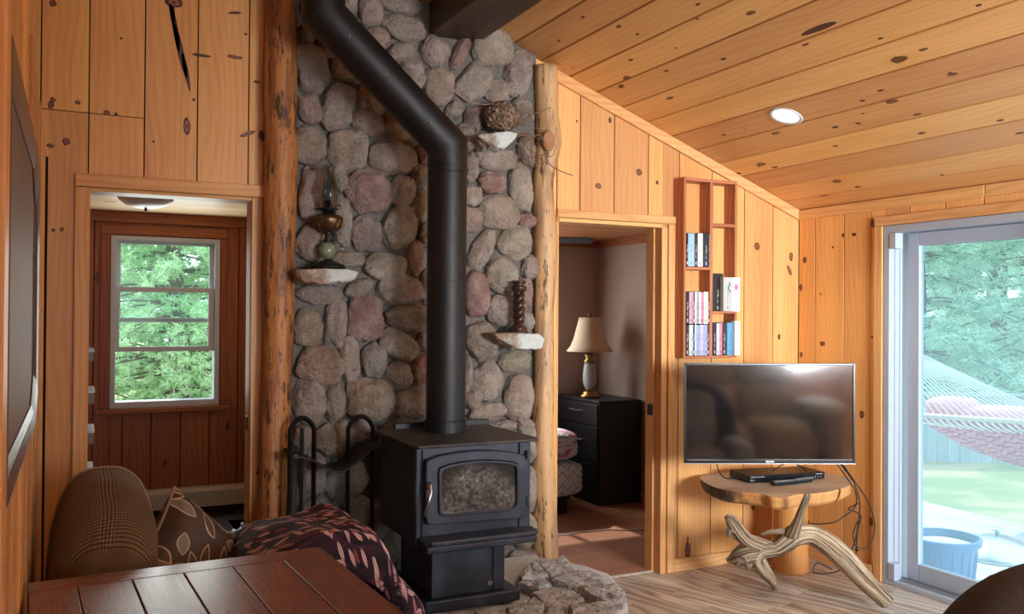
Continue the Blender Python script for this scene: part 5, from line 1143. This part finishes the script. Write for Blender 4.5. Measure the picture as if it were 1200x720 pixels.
# baseboard heater
q0, q1 = ay(153, 576, YM-.075), ay(303, 571, YM-.075); hb, ht = .055, .215
L = thing('baseboard_heater', (.75, YM-.04, 0.0), 'long cream metal baseboard heater under the left room window', 'heater')
m = MB(); m.prism([(YM-.075, hb+.03), (YM-.075, ht-.03), (YM-.06, ht-.005), (YM-.005, ht), (YM-.005, hb)], 'x', q0.x, 1.215, 'x'); m.build('cover', CREAM, L, bevel=.003)
m = MB(); m.box(q0.x+.01, 1.21, YM-.07, YM-.01, hb-.03, hb+.028, 'x'); m.build('intake', DARKGAP, L)
m = MB(); m.box(q0.x-.004, q0.x-.0003, YM-.078, YM-.004, hb-.03, ht+.003); m.box(1.02, 1.024, YM-.077, YM-.0755, hb+.03, ht-.02); m.box(q0.x, 1.215, YM-.08, YM-.0755, hb+.02, hb+.034, 'x'); m.build('end_cap', CREAM, L)
m = MB(); m.box(q0.x, 1.225, YM-.025, YM-.001, 0, .02, 'x'); struct(m.build('baseboard_mudroom', PINE_DARK))
# wall shelves seen end-on
YS = 4.95; nm = ['topmost', 'second from top', 'third from top', 'lowest']
for i, (y0, y1, y2, pr) in enumerate(((405, 410, 424, 110.5), (450, 458, 474, 111.2), (495, 505, 521, 110.6), (541, 551, 566, 109.4))):
    zt_ = ay(106, y1, YS).z; x1 = ay(pr, y1, YS).x; dep = .0
    z_b = ay(106, y2, YS).z; yb_ = az(106, y0, zt_).y if zt_ < HC-.02 else YS+.16
    yb_ = min(yb_, YS+.3)
    L = thing('wall_shelf', (-.02, YS, z_b), 'white shelf end with a darkened side at left of the far room, %s of four' % nm[i], 'shelf', 'white wall shelves in the left room')
    m = MB(); m.box(-.0995, x1, YS-.005, yb_, zt_-.012, zt_); m.build('shelf_board', WHITE, L, bevel=.001, seg=1)
    m = MB(); m.box(-.0995, x1-.003, YS, yb_-.01, z_b, zt_-.0125); m.build('shelf_box', plain('shaded_shelf_side', (128, 112, 100), .5) if i == 0 else bpy.data.materials['shaded_shelf_side'], L, bevel=.001, seg=1)  # side below the board coloured grey brown to stand in for its shade
# blue plastic bag
p = ay(281, 640, 5.3); p.z = .17
m = MB(); m.blob((p.x+.0, 5.3, .115), (.10, .10, .11), e=2, amp=.5, fr=4.5, sub=5, seed=8); m.blob((p.x+.03, 5.3, .22), (.03, .03, .05), e=2, amp=.5, fr=5, sub=3, seed=3)
tag(m.build('plastic_bag', BAG, smooth=True), 'crumpled pale blue plastic bag on the floor inside the left doorway', 'bag')

# ================================================================ DAYBED, PILLOW, BLANKET, TABLE
DB = thing('daybed', (.45, 3.25, 0), 'daybed with a rolled arm under a brown waffle knit cover behind the table', 'daybed')
Y0, Y1 = 2.98, 3.52
def arm(u, v):
    # rounded dome profile in x-z, running along y with a gathered near end
    t = u*math.pi; cxm, w, zt_ = .102, .182, .925
    s = v; y = Y0+.02+(Y1-Y0)*s
    e_ = .80+.20*min(1, s/.35)**.5 if s < .35 else 1.0
    x = cxm-w*e_*math.copysign(abs(math.cos(t))**.72, math.cos(t)); z0_ = .36
    z = z0_+(zt_-z0_-.06*(1-min(1, s/.5)))*abs(math.sin(t))**.62*(e_ if s < .35 else 1)
    n_ = .006*math.sin(s*16+t*3)*max(0, 1-s*2)
    return Vector((x+n_, y, z+n_))
def armc(u, v):
    if v > .35: return arm(u, (v-.35)/.65)
    s_ = v/.35; q = Vector(arm(u, 0)); g_ = Vector((.015, Y0+.02, .60)); fl = math.sin(s_*math.pi/2)**.75
    w_ = .010*math.sin(u*34)*(1-s_)*s_*4
    return Vector((g_.x+(q.x-g_.x)*fl+w_, q.y-.075*math.cos(s_*math.pi/2)**1.0+.03*(1-s_)**4, g_.z+(q.z-g_.z)*fl+w_))
m = MB(); m.grid(armc, 48, 44, uvs=(1.0, .85)); q = [Vector(arm(i/40, 1)) for i in range(41)]; b0 = len(m.v); m.v += [tuple(p) for p in q]; m.face(list(range(b0, b0+41))[::-1], [(0, 0)]*41)
o = m.build('padded_arm', KNIT, DB, smooth=True)
m = MB(); m.tube([arm(i/40, 1.0)+Vector((0, .004, 0)) for i in range(2, 39)], .006, 6); m.build('piping', plain('pale_piping', (156, 138, 116), .8), o, smooth=True)
m = MB(); m.blob((.50, 3.25, .27), (.43, .28, .17), e=6, sub=4); m.build('seat', KNIT, DB, smooth=True)
m = MB(); m.blob((.80, 3.28, .49), (.135, .25, .20), e=4, sub=4); m.build('low_end', KNIT, DB, smooth=True)
for x_ in (.16, .9):
    for y_ in (3.04, 3.46): MB().box(x_-.025, x_+.025, y_-.025, y_+.025, 0, .13).build('leg', BLACKM, DB)
# pillow
pc = ay(219, 643, 3.24)
nx_ = (RX*.88-RF*.40+Vector((0, 0, .22))).normalized(); up = Vector((0, 0, 1)); sx_ = up.cross(nx_).normalized(); uz = nx_.cross(sx_)
Rp = Matrix((sx_, uz, nx_)).transposed() @ Matrix.Rotation(math.radians(-43), 3, 'Z')
def pil(sgn):
    def f(u, v):
        a, b = u*2-1, v*2-1; h = ((1-a**4)*(1-b**4))**.55
        q = Vector((a*(.165-.014*(1-b*b)), b*(.165-.014*(1-a*a)), sgn*.085*h+.004*noise.noise(Vector((a*3, b*3, sgn)))*h))
        return pc+Vector((.0, 0, -.02))+Rp @ q
    return f
P = thing('throw_pillow', pc-Vector((0, 0, .2)), 'brown throw pillow with cream oval leaf print leaning on the daybed arm', 'pillow')
m = MB(); m.grid(pil(1), 24, 24, uvs=(1, 1)); m.grid(lambda u, v: pil(-1)(1-u, v), 24, 24, uvs=(1, 1)); o = m.build('cushion', OVAL, P, smooth=True)
m = MB(); ed = [pil(1)(t/24, 0) for t in range(25)]+[pil(1)(1, t/24) for t in range(1, 25)]+[pil(1)(1-t/24, 1) for t in range(1, 25)]+[pil(1)(0, 1-t/24) for t in range(1, 25)]
m.tube(ed, .006, 6, cap=False); m.build('corded_edge', plain('tan_cord', (150, 122, 96), .8), P, smooth=True)
# blanket
prof = [(.47, .58), (.53, .655), (.60, .695), (.70, .722), (.80, .742), (.875, .748), (.935, .725), (.985, .655), (1.03, .585), (1.08, .51), (1.12, .445), (1.15, .385), (1.16, .33), (1.155, .28)]
def prf(u):
    s_ = u*(len(prof)-1); i = min(int(s_), len(prof)-2); t = s_-i
    a, b, c, d = [Vector(prof[j]+(0,)) for j in (max(i-1, 0), i, i+1, min(i+2, len(prof)-1))]
    q = .5*((2*b)+(c-a)*t+(2*a-5*b+4*c-d)*t*t+(3*b-a-3*c+d)*t**3); return q.x, q.y
def blk(u, v):
    x, z = prf(u); y = 2.97+.58*max(0, (v-.15)/.85); e_ = max(0, 2*v-1); drop = .35*max(0, e_-.55)**1.5+(.16*(1-v/.15)**1.2 if v < .15 else 0)
    f = .010*math.sin(u*26+v*5)+.014*noise.noise(Vector((x*6, y*7, 0)))
    return Vector((x+f*.5, y+.02*math.sin(u*9), max(.305, z-drop+f)))
BL = thing('throw_blanket', (.85, 3.25, .27), 'dark purple throw blanket with pink leaf print draped over the daybed end', 'blanket')
m = MB(); m.grid(blk, 90, 44, uvs=(1.25, .62)); o = m.build('cloth', PURPLE, BL, smooth=True); md = o.modifiers.new('s', 'SOLIDIFY'); md.thickness = .014; md.offset = -1
m = MB(); rng = random.Random(8)
for i in range(2600):
    v = rng.random(); u = rng.uniform(.86, 1.0); q = blk(u, v) if i % 3 else blk(rng.uniform(.5, 1.0), rng.uniform(0, .05)); d = Vector((rng.gauss(.7, .5), rng.gauss(-.4, .6), rng.gauss(.1, .6))).normalized(); l = rng.uniform(.02, .04)
    q = Vector(q)+Vector((.004, -.002, .004)); w = d.orthogonal().normalized()*.0017
    b = len(m.v); e1 = q+d*l*.6; e2 = q+d*l+Vector((0, 0, -.01)); m.v += [tuple(q-w), tuple(q+w), tuple(e1+w), tuple(e1-w), tuple(e2)]
    m.face([b, b+1, b+2, b+3], [(0, 0)]*4); m.face([b+3, b+2, b+4], [(0, 0)]*3)
fo = m.build('fringe', FRINGE, BL); fo['kind'] = 'stuff'
# dining table
TZ = .75; cR = Vector((.707, 2.80, 0)); ta = math.radians(2.8)
Mtb = Matrix.Translation(cR) @ Matrix.Rotation(ta, 4, 'Z')     # local: x from -.815..0, y from -1.7..0
L = thing('dining_table', (.3, 1.95, 0), 'reddish brown plank topped wooden table with a breadboard end in the foreground', 'table')
m = MB(); pj = [-.80]+[(Mtb.inverted() @ az(x, y, TZ)).x for x, y in ((92.5, 696), (157.5, 686), (218.7, 677.5), (277.5, 669.5), (335, 660))]+[0]
LX = -.815
def mbx(m, x0, x1, y0, y1, z0, z1, al): m.prism([(x0, y0), (x1, y0), (x1, y1), (x0, y1)], 'z', z0, z1, al, 0, Mtb)
BE = -.10
pj[0] = LX
for a, b in zip(pj[:-1], pj[1:]): mbx(m, a+.0012, b-.0012, -1.55, BE-.0015, TZ-.03, TZ, 'y')
m.build('plank_top', TABLEW, L, bevel=.0025, seg=2)
m = MB(); mbx(m, LX, 0, BE, 0, TZ-.03, TZ, 'x'); m.build('breadboard_end', TABLEW, L, bevel=.004)
m = MB(); mbx(m, LX, 0, -1.65, -1.5515, TZ-.03, TZ, 'x'); m.build('breadboard_end', TABLEW, L, bevel=.004)
m = MB(); mbx(m, LX+.06, -.06, -1.58, -.06, TZ-.12, TZ-.0305, 'y'); m.build('apron', TABLEW, L)
for x_ in (LX+.06, -.12):
    for y_ in (-.13, -1.58): q = MB(); mbx(q, x_, x_+.06, y_, y_+.06, 0, TZ-.121, 'z'); q.build('leg', TABLEW, L, bevel=.004)
# framed mirror on the left partition, seen edge-on
L = thing('picture_frame', (XL+.01, 2.3, 1.16), 'brown moulded picture frame hung on the left wall, seen almost edge on', 'picture')
ya, yb2, za, zb2 = 1.61, 2.95, 1.16, 1.955; cc = .10
def octo(i): return [(ya+i+cc*.0, za+i), (yb2-i-.14, za+i), (yb2-i, za+i+.08), (yb2-i, zb2-i-.08), (yb2-i-.14, zb2-i), (ya+i, zb2-i)]
m = MB(); A, Bq = octo(0), octo(.075); n = len(A); b0 = len(m.v); A2 = octo(.02)
for P_, X_ in ((A, XL+.0015), (A2, XL+.022), (octo(.055), XL+.018), (Bq, XL+.012), (Bq, XL+.0015)): m.v += [(X_, y, z) for y, z in P_]
for l in range(4):
    for i in range(n): j = (i+1) % n; m.face([l*n+i, l*n+j, (l+1)*n+j, (l+1)*n+i], [(0, i), (0, i+1), (.06, i+1), (.06, i)])
o = m.build('frame', FRAMEW, L); bm = bmesh.new(); bm.from_mesh(o.data); bmesh.ops.recalc_face_normals(bm, faces=bm.faces); bm.to_mesh(o.data); bm.free()
m = MB(); m.prism(octo(.074), 'x', XL+.003, XL+.008); m.build('glass', plain('dim_picture_panel', (112, 88, 74), .6), L)
m = MB(); m.box(XL+.0045, XL+.022, 1.50, 1.595, 0, 2.4); struct(m.build('trim_14', PINE_TRIM, bevel=.003, seg=1))

# ================================================================ RECLINER SOFA (bottom right, and mirrored in the screen)
Ms = Matrix(((RX.x, RF.x, 0, 0), (RX.y, RF.y, 0, 0), (0, 0, 1, 0), (0, 0, 0, 1)))   # local x across, y towards the screen
R3 = Ms.to_3x3()
def sp(x, y, z): q = R3 @ Vector((x, y, 0)); return Vector((q.x, q.y, z))
AC = thing('recliner_armchair', sp(1.4, 2.1, 0), 'dark brown corded recliner armchair seen from behind at the bottom right corner', 'armchair')
def cush(c, r, nm, par, mat=MICRO, e=3.6, amp=.03, sd=1, sub=4):
    m = MB(); m.blob(sp(*c), r, M=R3, e=e, amp=amp, fr=2, sub=sub, seed=sd)
    return m.build(nm, mat, par, smooth=True)
AXL, AXR, AZT = .885, 1.87, .968; ACX = (AXL+AXR)/2
def bkf(u, v):
    t = u*math.pi; w = (AXR-AXL)/2; c_ = math.cos(t); s_ = math.sin(t)
    x = ACX-w*math.copysign(abs(c_)**.8, c_); z = .30+(AZT-.30)*abs(s_)**.5
    k_ = 1-.10*(1-math.sin(v*math.pi)**.6)
    x = ACX+(x-ACX)*k_; z = .30+(z-.30)*(k_**.6)
    return sp(x, 1.86+.20*v, z)
def bkc(u, v):
    if v > .4: return bkf(u, (v-.4)/.6)
    s_ = (v/.4); s2 = math.sin(s_*math.pi/2)**.7; c_ = sp(ACX, 1.72, .52); q = Vector(bkf(u, 0)); o_ = q-c_; d_ = sp(0, 1, 0)
    flat = c_+d_*o_.dot(d_)
    return flat+(q-flat)*s2-d_*(.26*math.cos(s_*math.pi/2)**1.4)
m = MB(); m.grid(bkc, 72, 40, uvs=(1.9, .95)); q = [Vector(bkf(i/64, 1)) for i in range(65)]; b0 = len(m.v); m.v += [tuple(p) for p in q]; m.face(range(b0, b0+65), [(0, 0)]*65)
bc = m.build('padded_back', KNIT2, AC, smooth=True)
cush((ACX, 2.11, .74), (.27, .10, .15), 'headrest', AC, sd=2); cush((ACX, 2.15, .55), (.27, .11, .17), 'back_cushion', AC, sd=3); cush((ACX, 2.38, .33), (.33, .30, .13), 'seat_cushion', AC, e=4, sd=4)
for x_ in (AXL+.12, AXR-.12): cush((x_, 2.42, .30), (.10, .30, .24), 'arm', AC, e=4, sd=5)
cush((ACX, 2.25, .13), (.38, .38, .12), 'base', AC, mat=BLACKM, e=7, amp=0)
SO = thing('recliner_sofa', sp(2.7, .35, 0), 'grey brown recliner sofa reflected in the television screen', 'sofa')
for i, xc in enumerate((2.02, 2.62)):
    cush((xc, .08, .57), (.30, .17, .22), 'back_cushion', SO, sd=i+1); cush((xc, .03, .93), (.30, .17, .17), 'headrest', SO, sd=i+4)
    cush((xc, .48, .34), (.30, .38, .14), 'seat_cushion', SO, e=4, sd=i+7); cush((xc, .84, .24), (.29, .08, .18), 'footrest', SO, e=4, sd=i+9)
for s_, xc in ((0, 1.56), (1, 3.08)):
    cush((xc, .40, .30), (.15, .45, .24), 'arm', SO, e=4, sd=13+s_); cush((xc, .42, .56), (.20, .46, .11), 'arm_pad', SO, e=2.6, amp=.06, sd=15+s_)
cush((2.32, .38, .12), (.82, .44, .10), 'base', SO, mat=BLACKM, e=8, amp=0)
# ================================================================ OUTDOORS
m = MB(); m.box(-30, 60, 7.2, 60, -.5, -.42); m.box(4.6, 60, -30, 7.2, -.5, -.42); struct(m.build('ground', LAWN))
m = MB(); x = 4.27
while x < 6.75: m.box(x+.003, x+.137, -2.5, 6.4, -.19, -.15, 'y'); x += .14
m.box(4.27, 6.75, -2.5, -2.4, -.42, -.191); m.box(4.27, 6.75, 6.3, 6.4, -.42, -.191)
struct(m.build('deck', DECKW, bevel=.002, seg=1))
# planter pot
q = ad(1106, 628, 5.4); r = 40*5.4/F; zt_ = q.z; zb = -.149
L = thing('planter_pot', (q.x, q.y, zb), 'blue plastic planter pot with pale soil on the deck outside the glass door', 'planter')
m = MB(); m.lathe((q.x, q.y, 0), [(r*.72, zb), (r*.76, zb+.03), (r*.86, zt_-.1), (r*.9, zt_-.045), (r*1.0, zt_-.04), (r*1.02, zt_-.005), (r*1.0, zt_), (r*.93, zt_), (r*.9, zt_-.05)], 48, closed=False); m.build('pot', BLUEP, L, smooth=True)
md = L.children[-1].modifiers.new('e', 'EDGE_SPLIT'); md.split_angle = math.radians(45)
m = MB(); m.lathe((q.x, q.y, 0), [(r*.905, zt_-.05), (r*.5, zt_-.03), (0, zt_-.02)], 32, closed=False); m.build('soil', SOIL, L)
m = MB()
for i in range(20):
    a = i/20*6.283; m.tube([(q.x+r*.79*math.cos(a), q.y+r*.79*math.sin(a), zb+.04), (q.x+r*.88*math.cos(a), q.y+r*.88*math.sin(a), zt_-.06)], .006, 5)
m.build('ribs', BLUEP, L)
# domed lid
q = az(1168, 652, -.15); k = depth(q)/F; r = 46*k
L = thing('fire_pit_lid', (q.x, q.y, -.15), 'shiny domed metal lid with a knob on the deck beside the planter', 'lid')
m = MB(); m.lathe((q.x, q.y, 0), [(r, -.149), (r*1.02, -.135), (r*.98, -.12), (r*.85, -.08), (r*.6, -.035), (r*.3, -.01), (.0, -.003)], 48, closed=False); m.build('dome', LIDM, L, smooth=True)
m = MB(); m.lathe((q.x, q.y, 0), [(.02, -.004), (.02, .02), (.035, .025), (.035, .04), (.0, .045)], 16); m.build('knob', LIDM, L, smooth=True)
# fence
fd = 11.8; A = ad(985, 375, fd); Bp = ad(1420, 375, fd-.3); Ud = (Bp-A); Ud.z = 0; Lf = Ud.length; Ud.normalize(); ang = math.atan2(Ud.y, Ud.x)
Mf = Matrix.Translation((A.x, A.y, 0)) @ Matrix.Rotation(ang, 4, 'Z')
L = thing('board_fence', (A.x, A.y, -.42), 'weathered grey vertical board fence across the far side of the lawn', 'fence')
m = MB(); x = 0; rng = random.Random(3)
while x < Lf: m.prism([(x+.004, 0), (x+.136, 0), (x+.136, .02), (x+.004, .02)], 'z', -.42, .44+rng.uniform(-.012, .012), 'z', 0, Mf); x += .14
m.build('boards', FENCEW, L)
m = MB(); m.prism([(0, -.03), (Lf, -.03), (Lf, .05), (0, .05)], 'z', .455, .49, 'x', 0, Mf); m.build('cap_rail', FENCEW, L)
x = 0
while x < Lf: q = MB(); q.prism([(x, .021), (x+.09, .021), (x+.09, .11), (x, .11)], 'z', -.42, .454, 'z', 0, Mf); q.build('post', FENCEW, L); x += 2.4
# hammock
ring = ad(1030, 392, 6.4); HA, HBp = ad(1062, 486, 7.1), ad(1262, 499, 6.5); mid = (HA+HBp)/2; axd = (mid-ring); axd.z = 0; axd.normalize(); bd = (HBp-HA).normalized()
L = thing('hammock', (mid.x, mid.y, .5), 'pink woven rope hammock with fanned white ropes in front of the fence', 'hammock')
m = MB(); m.tube([HA, HBp], .02, 10); m.build('spreader_bar', plain('pale_varnished_bar', (214, 206, 190), .5), L, smooth=True)
m = MB(); NR = 22
for i in range(NR):
    t = i/(NR-1); q = HA.lerp(HBp, t); m.tube([ring, ring.lerp(q, .5)+Vector((0, 0, -.01)), q], .0048, 5)
m.build('fan_ropes', ROPE, L)
m = MB(); m.tube([ring+Vector((0, 0, .03)), ring-axd*.3+Vector((0, 0, .2))], .012, 6); m.build('hanging_cord', ROPE, L)
def bedf(u, v):
    q = HA.lerp(HBp, .03+.94*v); s_ = u*2.3; sag = -.42*math.sin(min(1, u*1.0)*math.pi)*.9-.10*(1-abs(2*v-1)**2)*min(1, u*6)
    return q+axd*(s_+.06)+Vector((0, 0, sag-.03+.012*math.sin(u*120)*math.sin(v*60)))
m = MB(); m.grid(bedf, 60, 40, uvs=(2.3, 1.4)); b_ = m.build('woven_bed', PINK, L, smooth=True); md = b_.modifiers.new('s', 'SOLIDIFY'); md.thickness = .02
m = MB()
for i in range(NR):
    t = .03+.94*i/(NR-1); q = HA.lerp(HBp, t); m.tube([q+Vector((0, 0, .022)), q+Vector((0, 0, -.025)), q+axd*.05+Vector((0, 0, -.06)), bedf(.05, (t-.03)/.94)+Vector((0, 0, .012))], .008, 6)
m.build('rope_loops', ROPE, L)
q = HA.lerp(HBp, .62)+axd*.30+Vector((0, 0, .02)); m = MB(); m.blob(q, (.66, .16, .075), M=Matrix.Rotation(math.atan2(bd.y, bd.x), 3, 'Z'), e=3.2, amp=.06, sub=4); m.blob(HA.lerp(HBp, .12)+axd*.30+Vector((0, 0, .06)), (.2, .14, .085), M=Matrix.Rotation(math.atan2(bd.y, bd.x), 3, 'Z'), e=2.6, amp=.06, sub=4)
tag(m.build('hammock_pad', PINK2, smooth=True), 'pale pink rolled pad lying on the hammock behind its bar', 'pad')
q = bedf(.98, .5); st_ = MB()
for a_, b_2 in ((ring-axd*.3, 'stand_post'), (bedf(1, .5)+axd*.6+Vector((0, 0, .9)), 'stand_post')): pass
p_ = ring-axd*.32
m = MB(); m.tube([(p_.x, p_.y, -.42), (p_.x, p_.y, p_.z+.35)], .045, 10); m.build('stand_post', BARK, L); p_ = bedf(1, .5)+axd*.5
m = MB(); m.tube([(p_.x, p_.y, -.42), (p_.x, p_.y, ring.z+.4)], .045, 10); m.tube([HA.lerp(HBp, .5)+axd*2.4+Vector((0, 0, -.05)), (p_.x, p_.y, ring.z+.2)], .012, 6); m.build('stand_post', BARK, L)
# trees
def conifer(name, base, H_, rad, whorl, nb, nt, nn, ln, wd, mat, label, seed, droop=.25, z0=.2, sweep=None):
    rng = np.random.default_rng(seed); L = thing(name, base, label, 'tree', None)
    m = MB(); m.tube([Vector(base)+Vector((.05*math.sin(i), .05*math.cos(i*1.3), H_*i/8)) for i in range(9)], [rad*.07*(1-i/9)+.02 for i in range(9)], 10); m.build('trunk', BARK, L, smooth=True)
    cs_, as_ = [], []; br = MB(); z = z0
    while z < H_*.97:
        f = 1-z/H_; rl = rad*(.25+.75*f**.8)
        for b in range(nb):
            a = rng.uniform(0, 6.283); l = rl*rng.uniform(.7, 1.1); up = rng.uniform(-.05, .2)
            P = [np.array([base[0]+math.cos(a)*l*s, base[1]+math.sin(a)*l*s, base[2]+z+up*l*s-droop*l*s*s]) for s in (0, .35, .7, 1)]
            br.tube([Vector(p) for p in P], [.02*rl/2, .014*rl/2, .008*rl/2, .003], 4)
            for t in range(nt):
                s = rng.uniform(.12, 1.0)**.8; i = min(int(s*3), 2) if s < .999 else 2; 
                lo = (0, .35, .7, 1); j = 0 if s < .35 else 1 if s < .7 else 2; w = (s-lo[j])/(lo[j+1]-lo[j])
                c = P[j]*(1-w)+P[j+1]*w+rng.normal(0, .08*rl/1.5, 3)*np.array([1, 1, .5])
                cs_.append(c); as_.append(a)
        z += whorl*rng.uniform(.8, 1.2)
    br.build('branches', BARK, L)
    me = bpy.data.meshes.new('foliage'); o = Vector(base); K = len(cs_); c = np.repeat(np.array(cs_), nn, 0); aa = np.repeat(np.array(as_), nn)
    dirs = rng.normal(0, 1, (K*nn, 3))*np.array([1, 1, .6])+np.stack([np.cos(aa), np.sin(aa), -.15+0*aa], 1)*.9; dirs /= np.linalg.norm(dirs, axis=1)[:, None]
    side = np.cross(dirs, rng.normal(0, 1, (K*nn, 3))); side /= np.linalg.norm(side, axis=1)[:, None]
    ll = ln*rng.uniform(.6, 1.1, (K*nn, 1)); V = np.stack([c, c+dirs*ll*.4+side*wd, c+dirs*ll, c+dirs*ll*.4-side*wd], 1).reshape(-1, 3)-np.array(o)
    Fc = np.arange(K*nn*4).reshape(-1, 4).tolist(); me.from_pydata(V.tolist(), [], Fc); me.materials.append(mat); f_ = bpy.data.objects.new('foliage', me); C.objects.link(f_); f_.parent = L; f_['_o'] = tuple(o); f_['kind'] = 'stuff'
conifer('spruce_tree', (.95, 9.7, -.42), 4.6, 1.75, .15, 10, 20, 22, .085, .0062, SPRUCE, 'bright green spruce tree filling the left room window', 1)
conifer('spruce_tree', (.1, 11.9, -.42), 5.5, 2.2, .2, 9, 18, 18, .11, .010, SPRUCE, 'spruce tree behind and left of the one filling the left room window', 2)
conifer('spruce_tree', (1.9, 11.3, -.42), 5.5, 2.0, .2, 9, 18, 18, .11, .010, SPRUCE, 'spruce tree behind and right of the one filling the left room window', 3)
for i, (px, D_, H_, rd, mt, lb) in enumerate(((1070, 15, 9, 2.4, PINEN2, 'dark pine tree behind the fence beside the left edge of the glass door'), (1165, 18.5, 11, 3.2, PINEN, 'tall pale green pine tree behind the fence in the middle of the glass door'),
        (1240, 15.5, 9, 2.6, PINEN, 'pine tree behind the fence at the right edge of the photo'), (1120, 25, 14, 4.2, PINEN2, 'farthest tall dark pine tree behind the other pines'))):
    q = ad(px, 375, D_); conifer('pine_tree', (q.x, q.y, -.42), H_, rd, .42, 8, 16, 20, .22, .012, mt, lb, 20+i, .3, .5)

# ================================================================ LIGHT, CAMERA, VIEW
W = bpy.data.worlds.new('sky'); bpy.context.scene.world = W; W.use_nodes = True; nt = W.node_tree
bg = nt.nodes['Background']; bg.inputs[0].default_value = (.74, .90, 1.0, 1); bg.inputs[1].default_value = 2.7
def light(nm, typ, loc, energy, col=(1, 1, 1), rot=None, **k):
    l = bpy.data.lights.new(nm, typ); l.energy = energy; l.color = col
    for a, b in k.items(): setattr(l, a, b)
    o = bpy.data.objects.new(nm, l); C.objects.link(o); o.location = loc
    if rot is not None: o.rotation_euler = rot
    return o
s = light('sun', 'SUN', (0, 0, 12), 3.6, (1, .95, .86)); s.data.angle = .02
s.rotation_euler = Vector((.05, -1, -1.15)).to_track_quat('-Z', 'Y').to_euler()
po = light('door_portal', 'AREA', (XR+.2, 2.6, 1.0), 1, shape='RECTANGLE', size=1.9, size_y=2.0); po.rotation_euler = Vector((-1, 0, 0)).to_track_quat('-Z', 'Y').to_euler(); po.data.cycles.is_portal = True
po = light('window_portal', 'AREA', (.6, YM+.16, 1.44), 1, shape='RECTANGLE', size=.75, size_y=1.2); po.rotation_euler = Vector((0, -1, 0)).to_track_quat('-Z', 'Z').to_euler(); po.data.cycles.is_portal = True
po = light('bedroom_portal', 'AREA', (2.96, YD+.12, 1.45), 1, shape='RECTANGLE', size=.9, size_y=1.0); po.rotation_euler = Vector((0, -1, 0)).to_track_quat('-Z', 'Z').to_euler(); po.data.cycles.is_portal = True
KEY = 140
for x, wd, en in ((.65, 1.6, .04), (2.95, 1.8, 1.0)):  # added fill lamps at the unseen front windows, spread narrowed to darken the left
    a = light('front_window_fill', 'AREA', (x, -2.5, 1.64), KEY*en, (.90, .95, 1), shape='RECTANGLE', size=wd, size_y=1.12); a.rotation_euler = Vector((.30, 1, .03)).to_track_quat('-Z', 'Z').to_euler(); a.data.spread = math.radians(84)
dn = light('recessed_and_fill_spot', 'SPOT', cl-Vector((0, 0, .03)), 30, (1, .86, .68)); dn.data.spot_size = math.radians(120); dn.data.spot_blend = .6; dn.data.shadow_soft_size = .06
for x, y in ((3.2, -1.0), (3.2, -2.2), (2.2, -1.6)):  # unseen extra spots without fixtures, added to brighten the sofa and its reflection
    M_ = Matrix.Translation((x, y, zc(x))) @ nrm.to_track_quat('Z', 'Y').to_matrix().to_4x4()
    d_ = light('recessed_and_fill_spot', 'SPOT', Vector((x, y, zc(x)-.02)), 45, (1, .86, .68)); d_.data.spot_size = math.radians(130); d_.data.spot_blend = .6; d_.data.shadow_soft_size = .06

p_ = bpy.data.objects['flush_ceiling_light'].location
a = light('mudroom_daylight', 'AREA', (.6, YM-.06, 1.44), 12, (.95, 1, .98), shape='RECTANGLE', size=.7, size_y=1.1); a.rotation_euler = Vector((0, -1, 0)).to_track_quat('-Z', 'Z').to_euler()
a = light('bedroom_daylight', 'AREA', (2.96, YD-.03, 1.45), 14, (1, .97, .95), shape='RECTANGLE', size=.85, size_y=.9); a.rotation_euler = Vector((0, -1, -.1)).to_track_quat('-Z', 'Z').to_euler()
sc = bpy.context.scene
cam = bpy.data.cameras.new('camera'); cam.sensor_width = 36; cam.lens = 36*F/1200; cam.clip_start = .02; cam.clip_end = 200
co = bpy.data.objects.new('camera', cam); C.objects.link(co); sc.camera = co
co.matrix_world = Matrix(((RX.x, RU.x, -RF.x, 0), (RX.y, RU.y, -RF.y, 0), (RX.z, RU.z, -RF.z, HC), (0, 0, 0, 1)))
sc.view_settings.view_transform = 'Standard'; sc.view_settings.look = 'None'; sc.view_settings.gamma = 1; sc.view_settings.use_curve_mapping = False
sc.view_settings.exposure = 0.18
sc.cycles.use_denoising = True; sc.cycles.max_bounces = 8; sc.cycles.diffuse_bounces = 5; sc.cycles.glossy_bounces = 4; sc.cycles.transparent_max_bounces = 12; sc.cycles.transmission_bounces = 6
sc.cycles.sample_clamp_indirect = 4; sc.cycles.caustics_reflective = False; sc.cycles.caustics_refractive = False
for o in sc.objects:
    if '_o' in o.keys(): del o['_o']
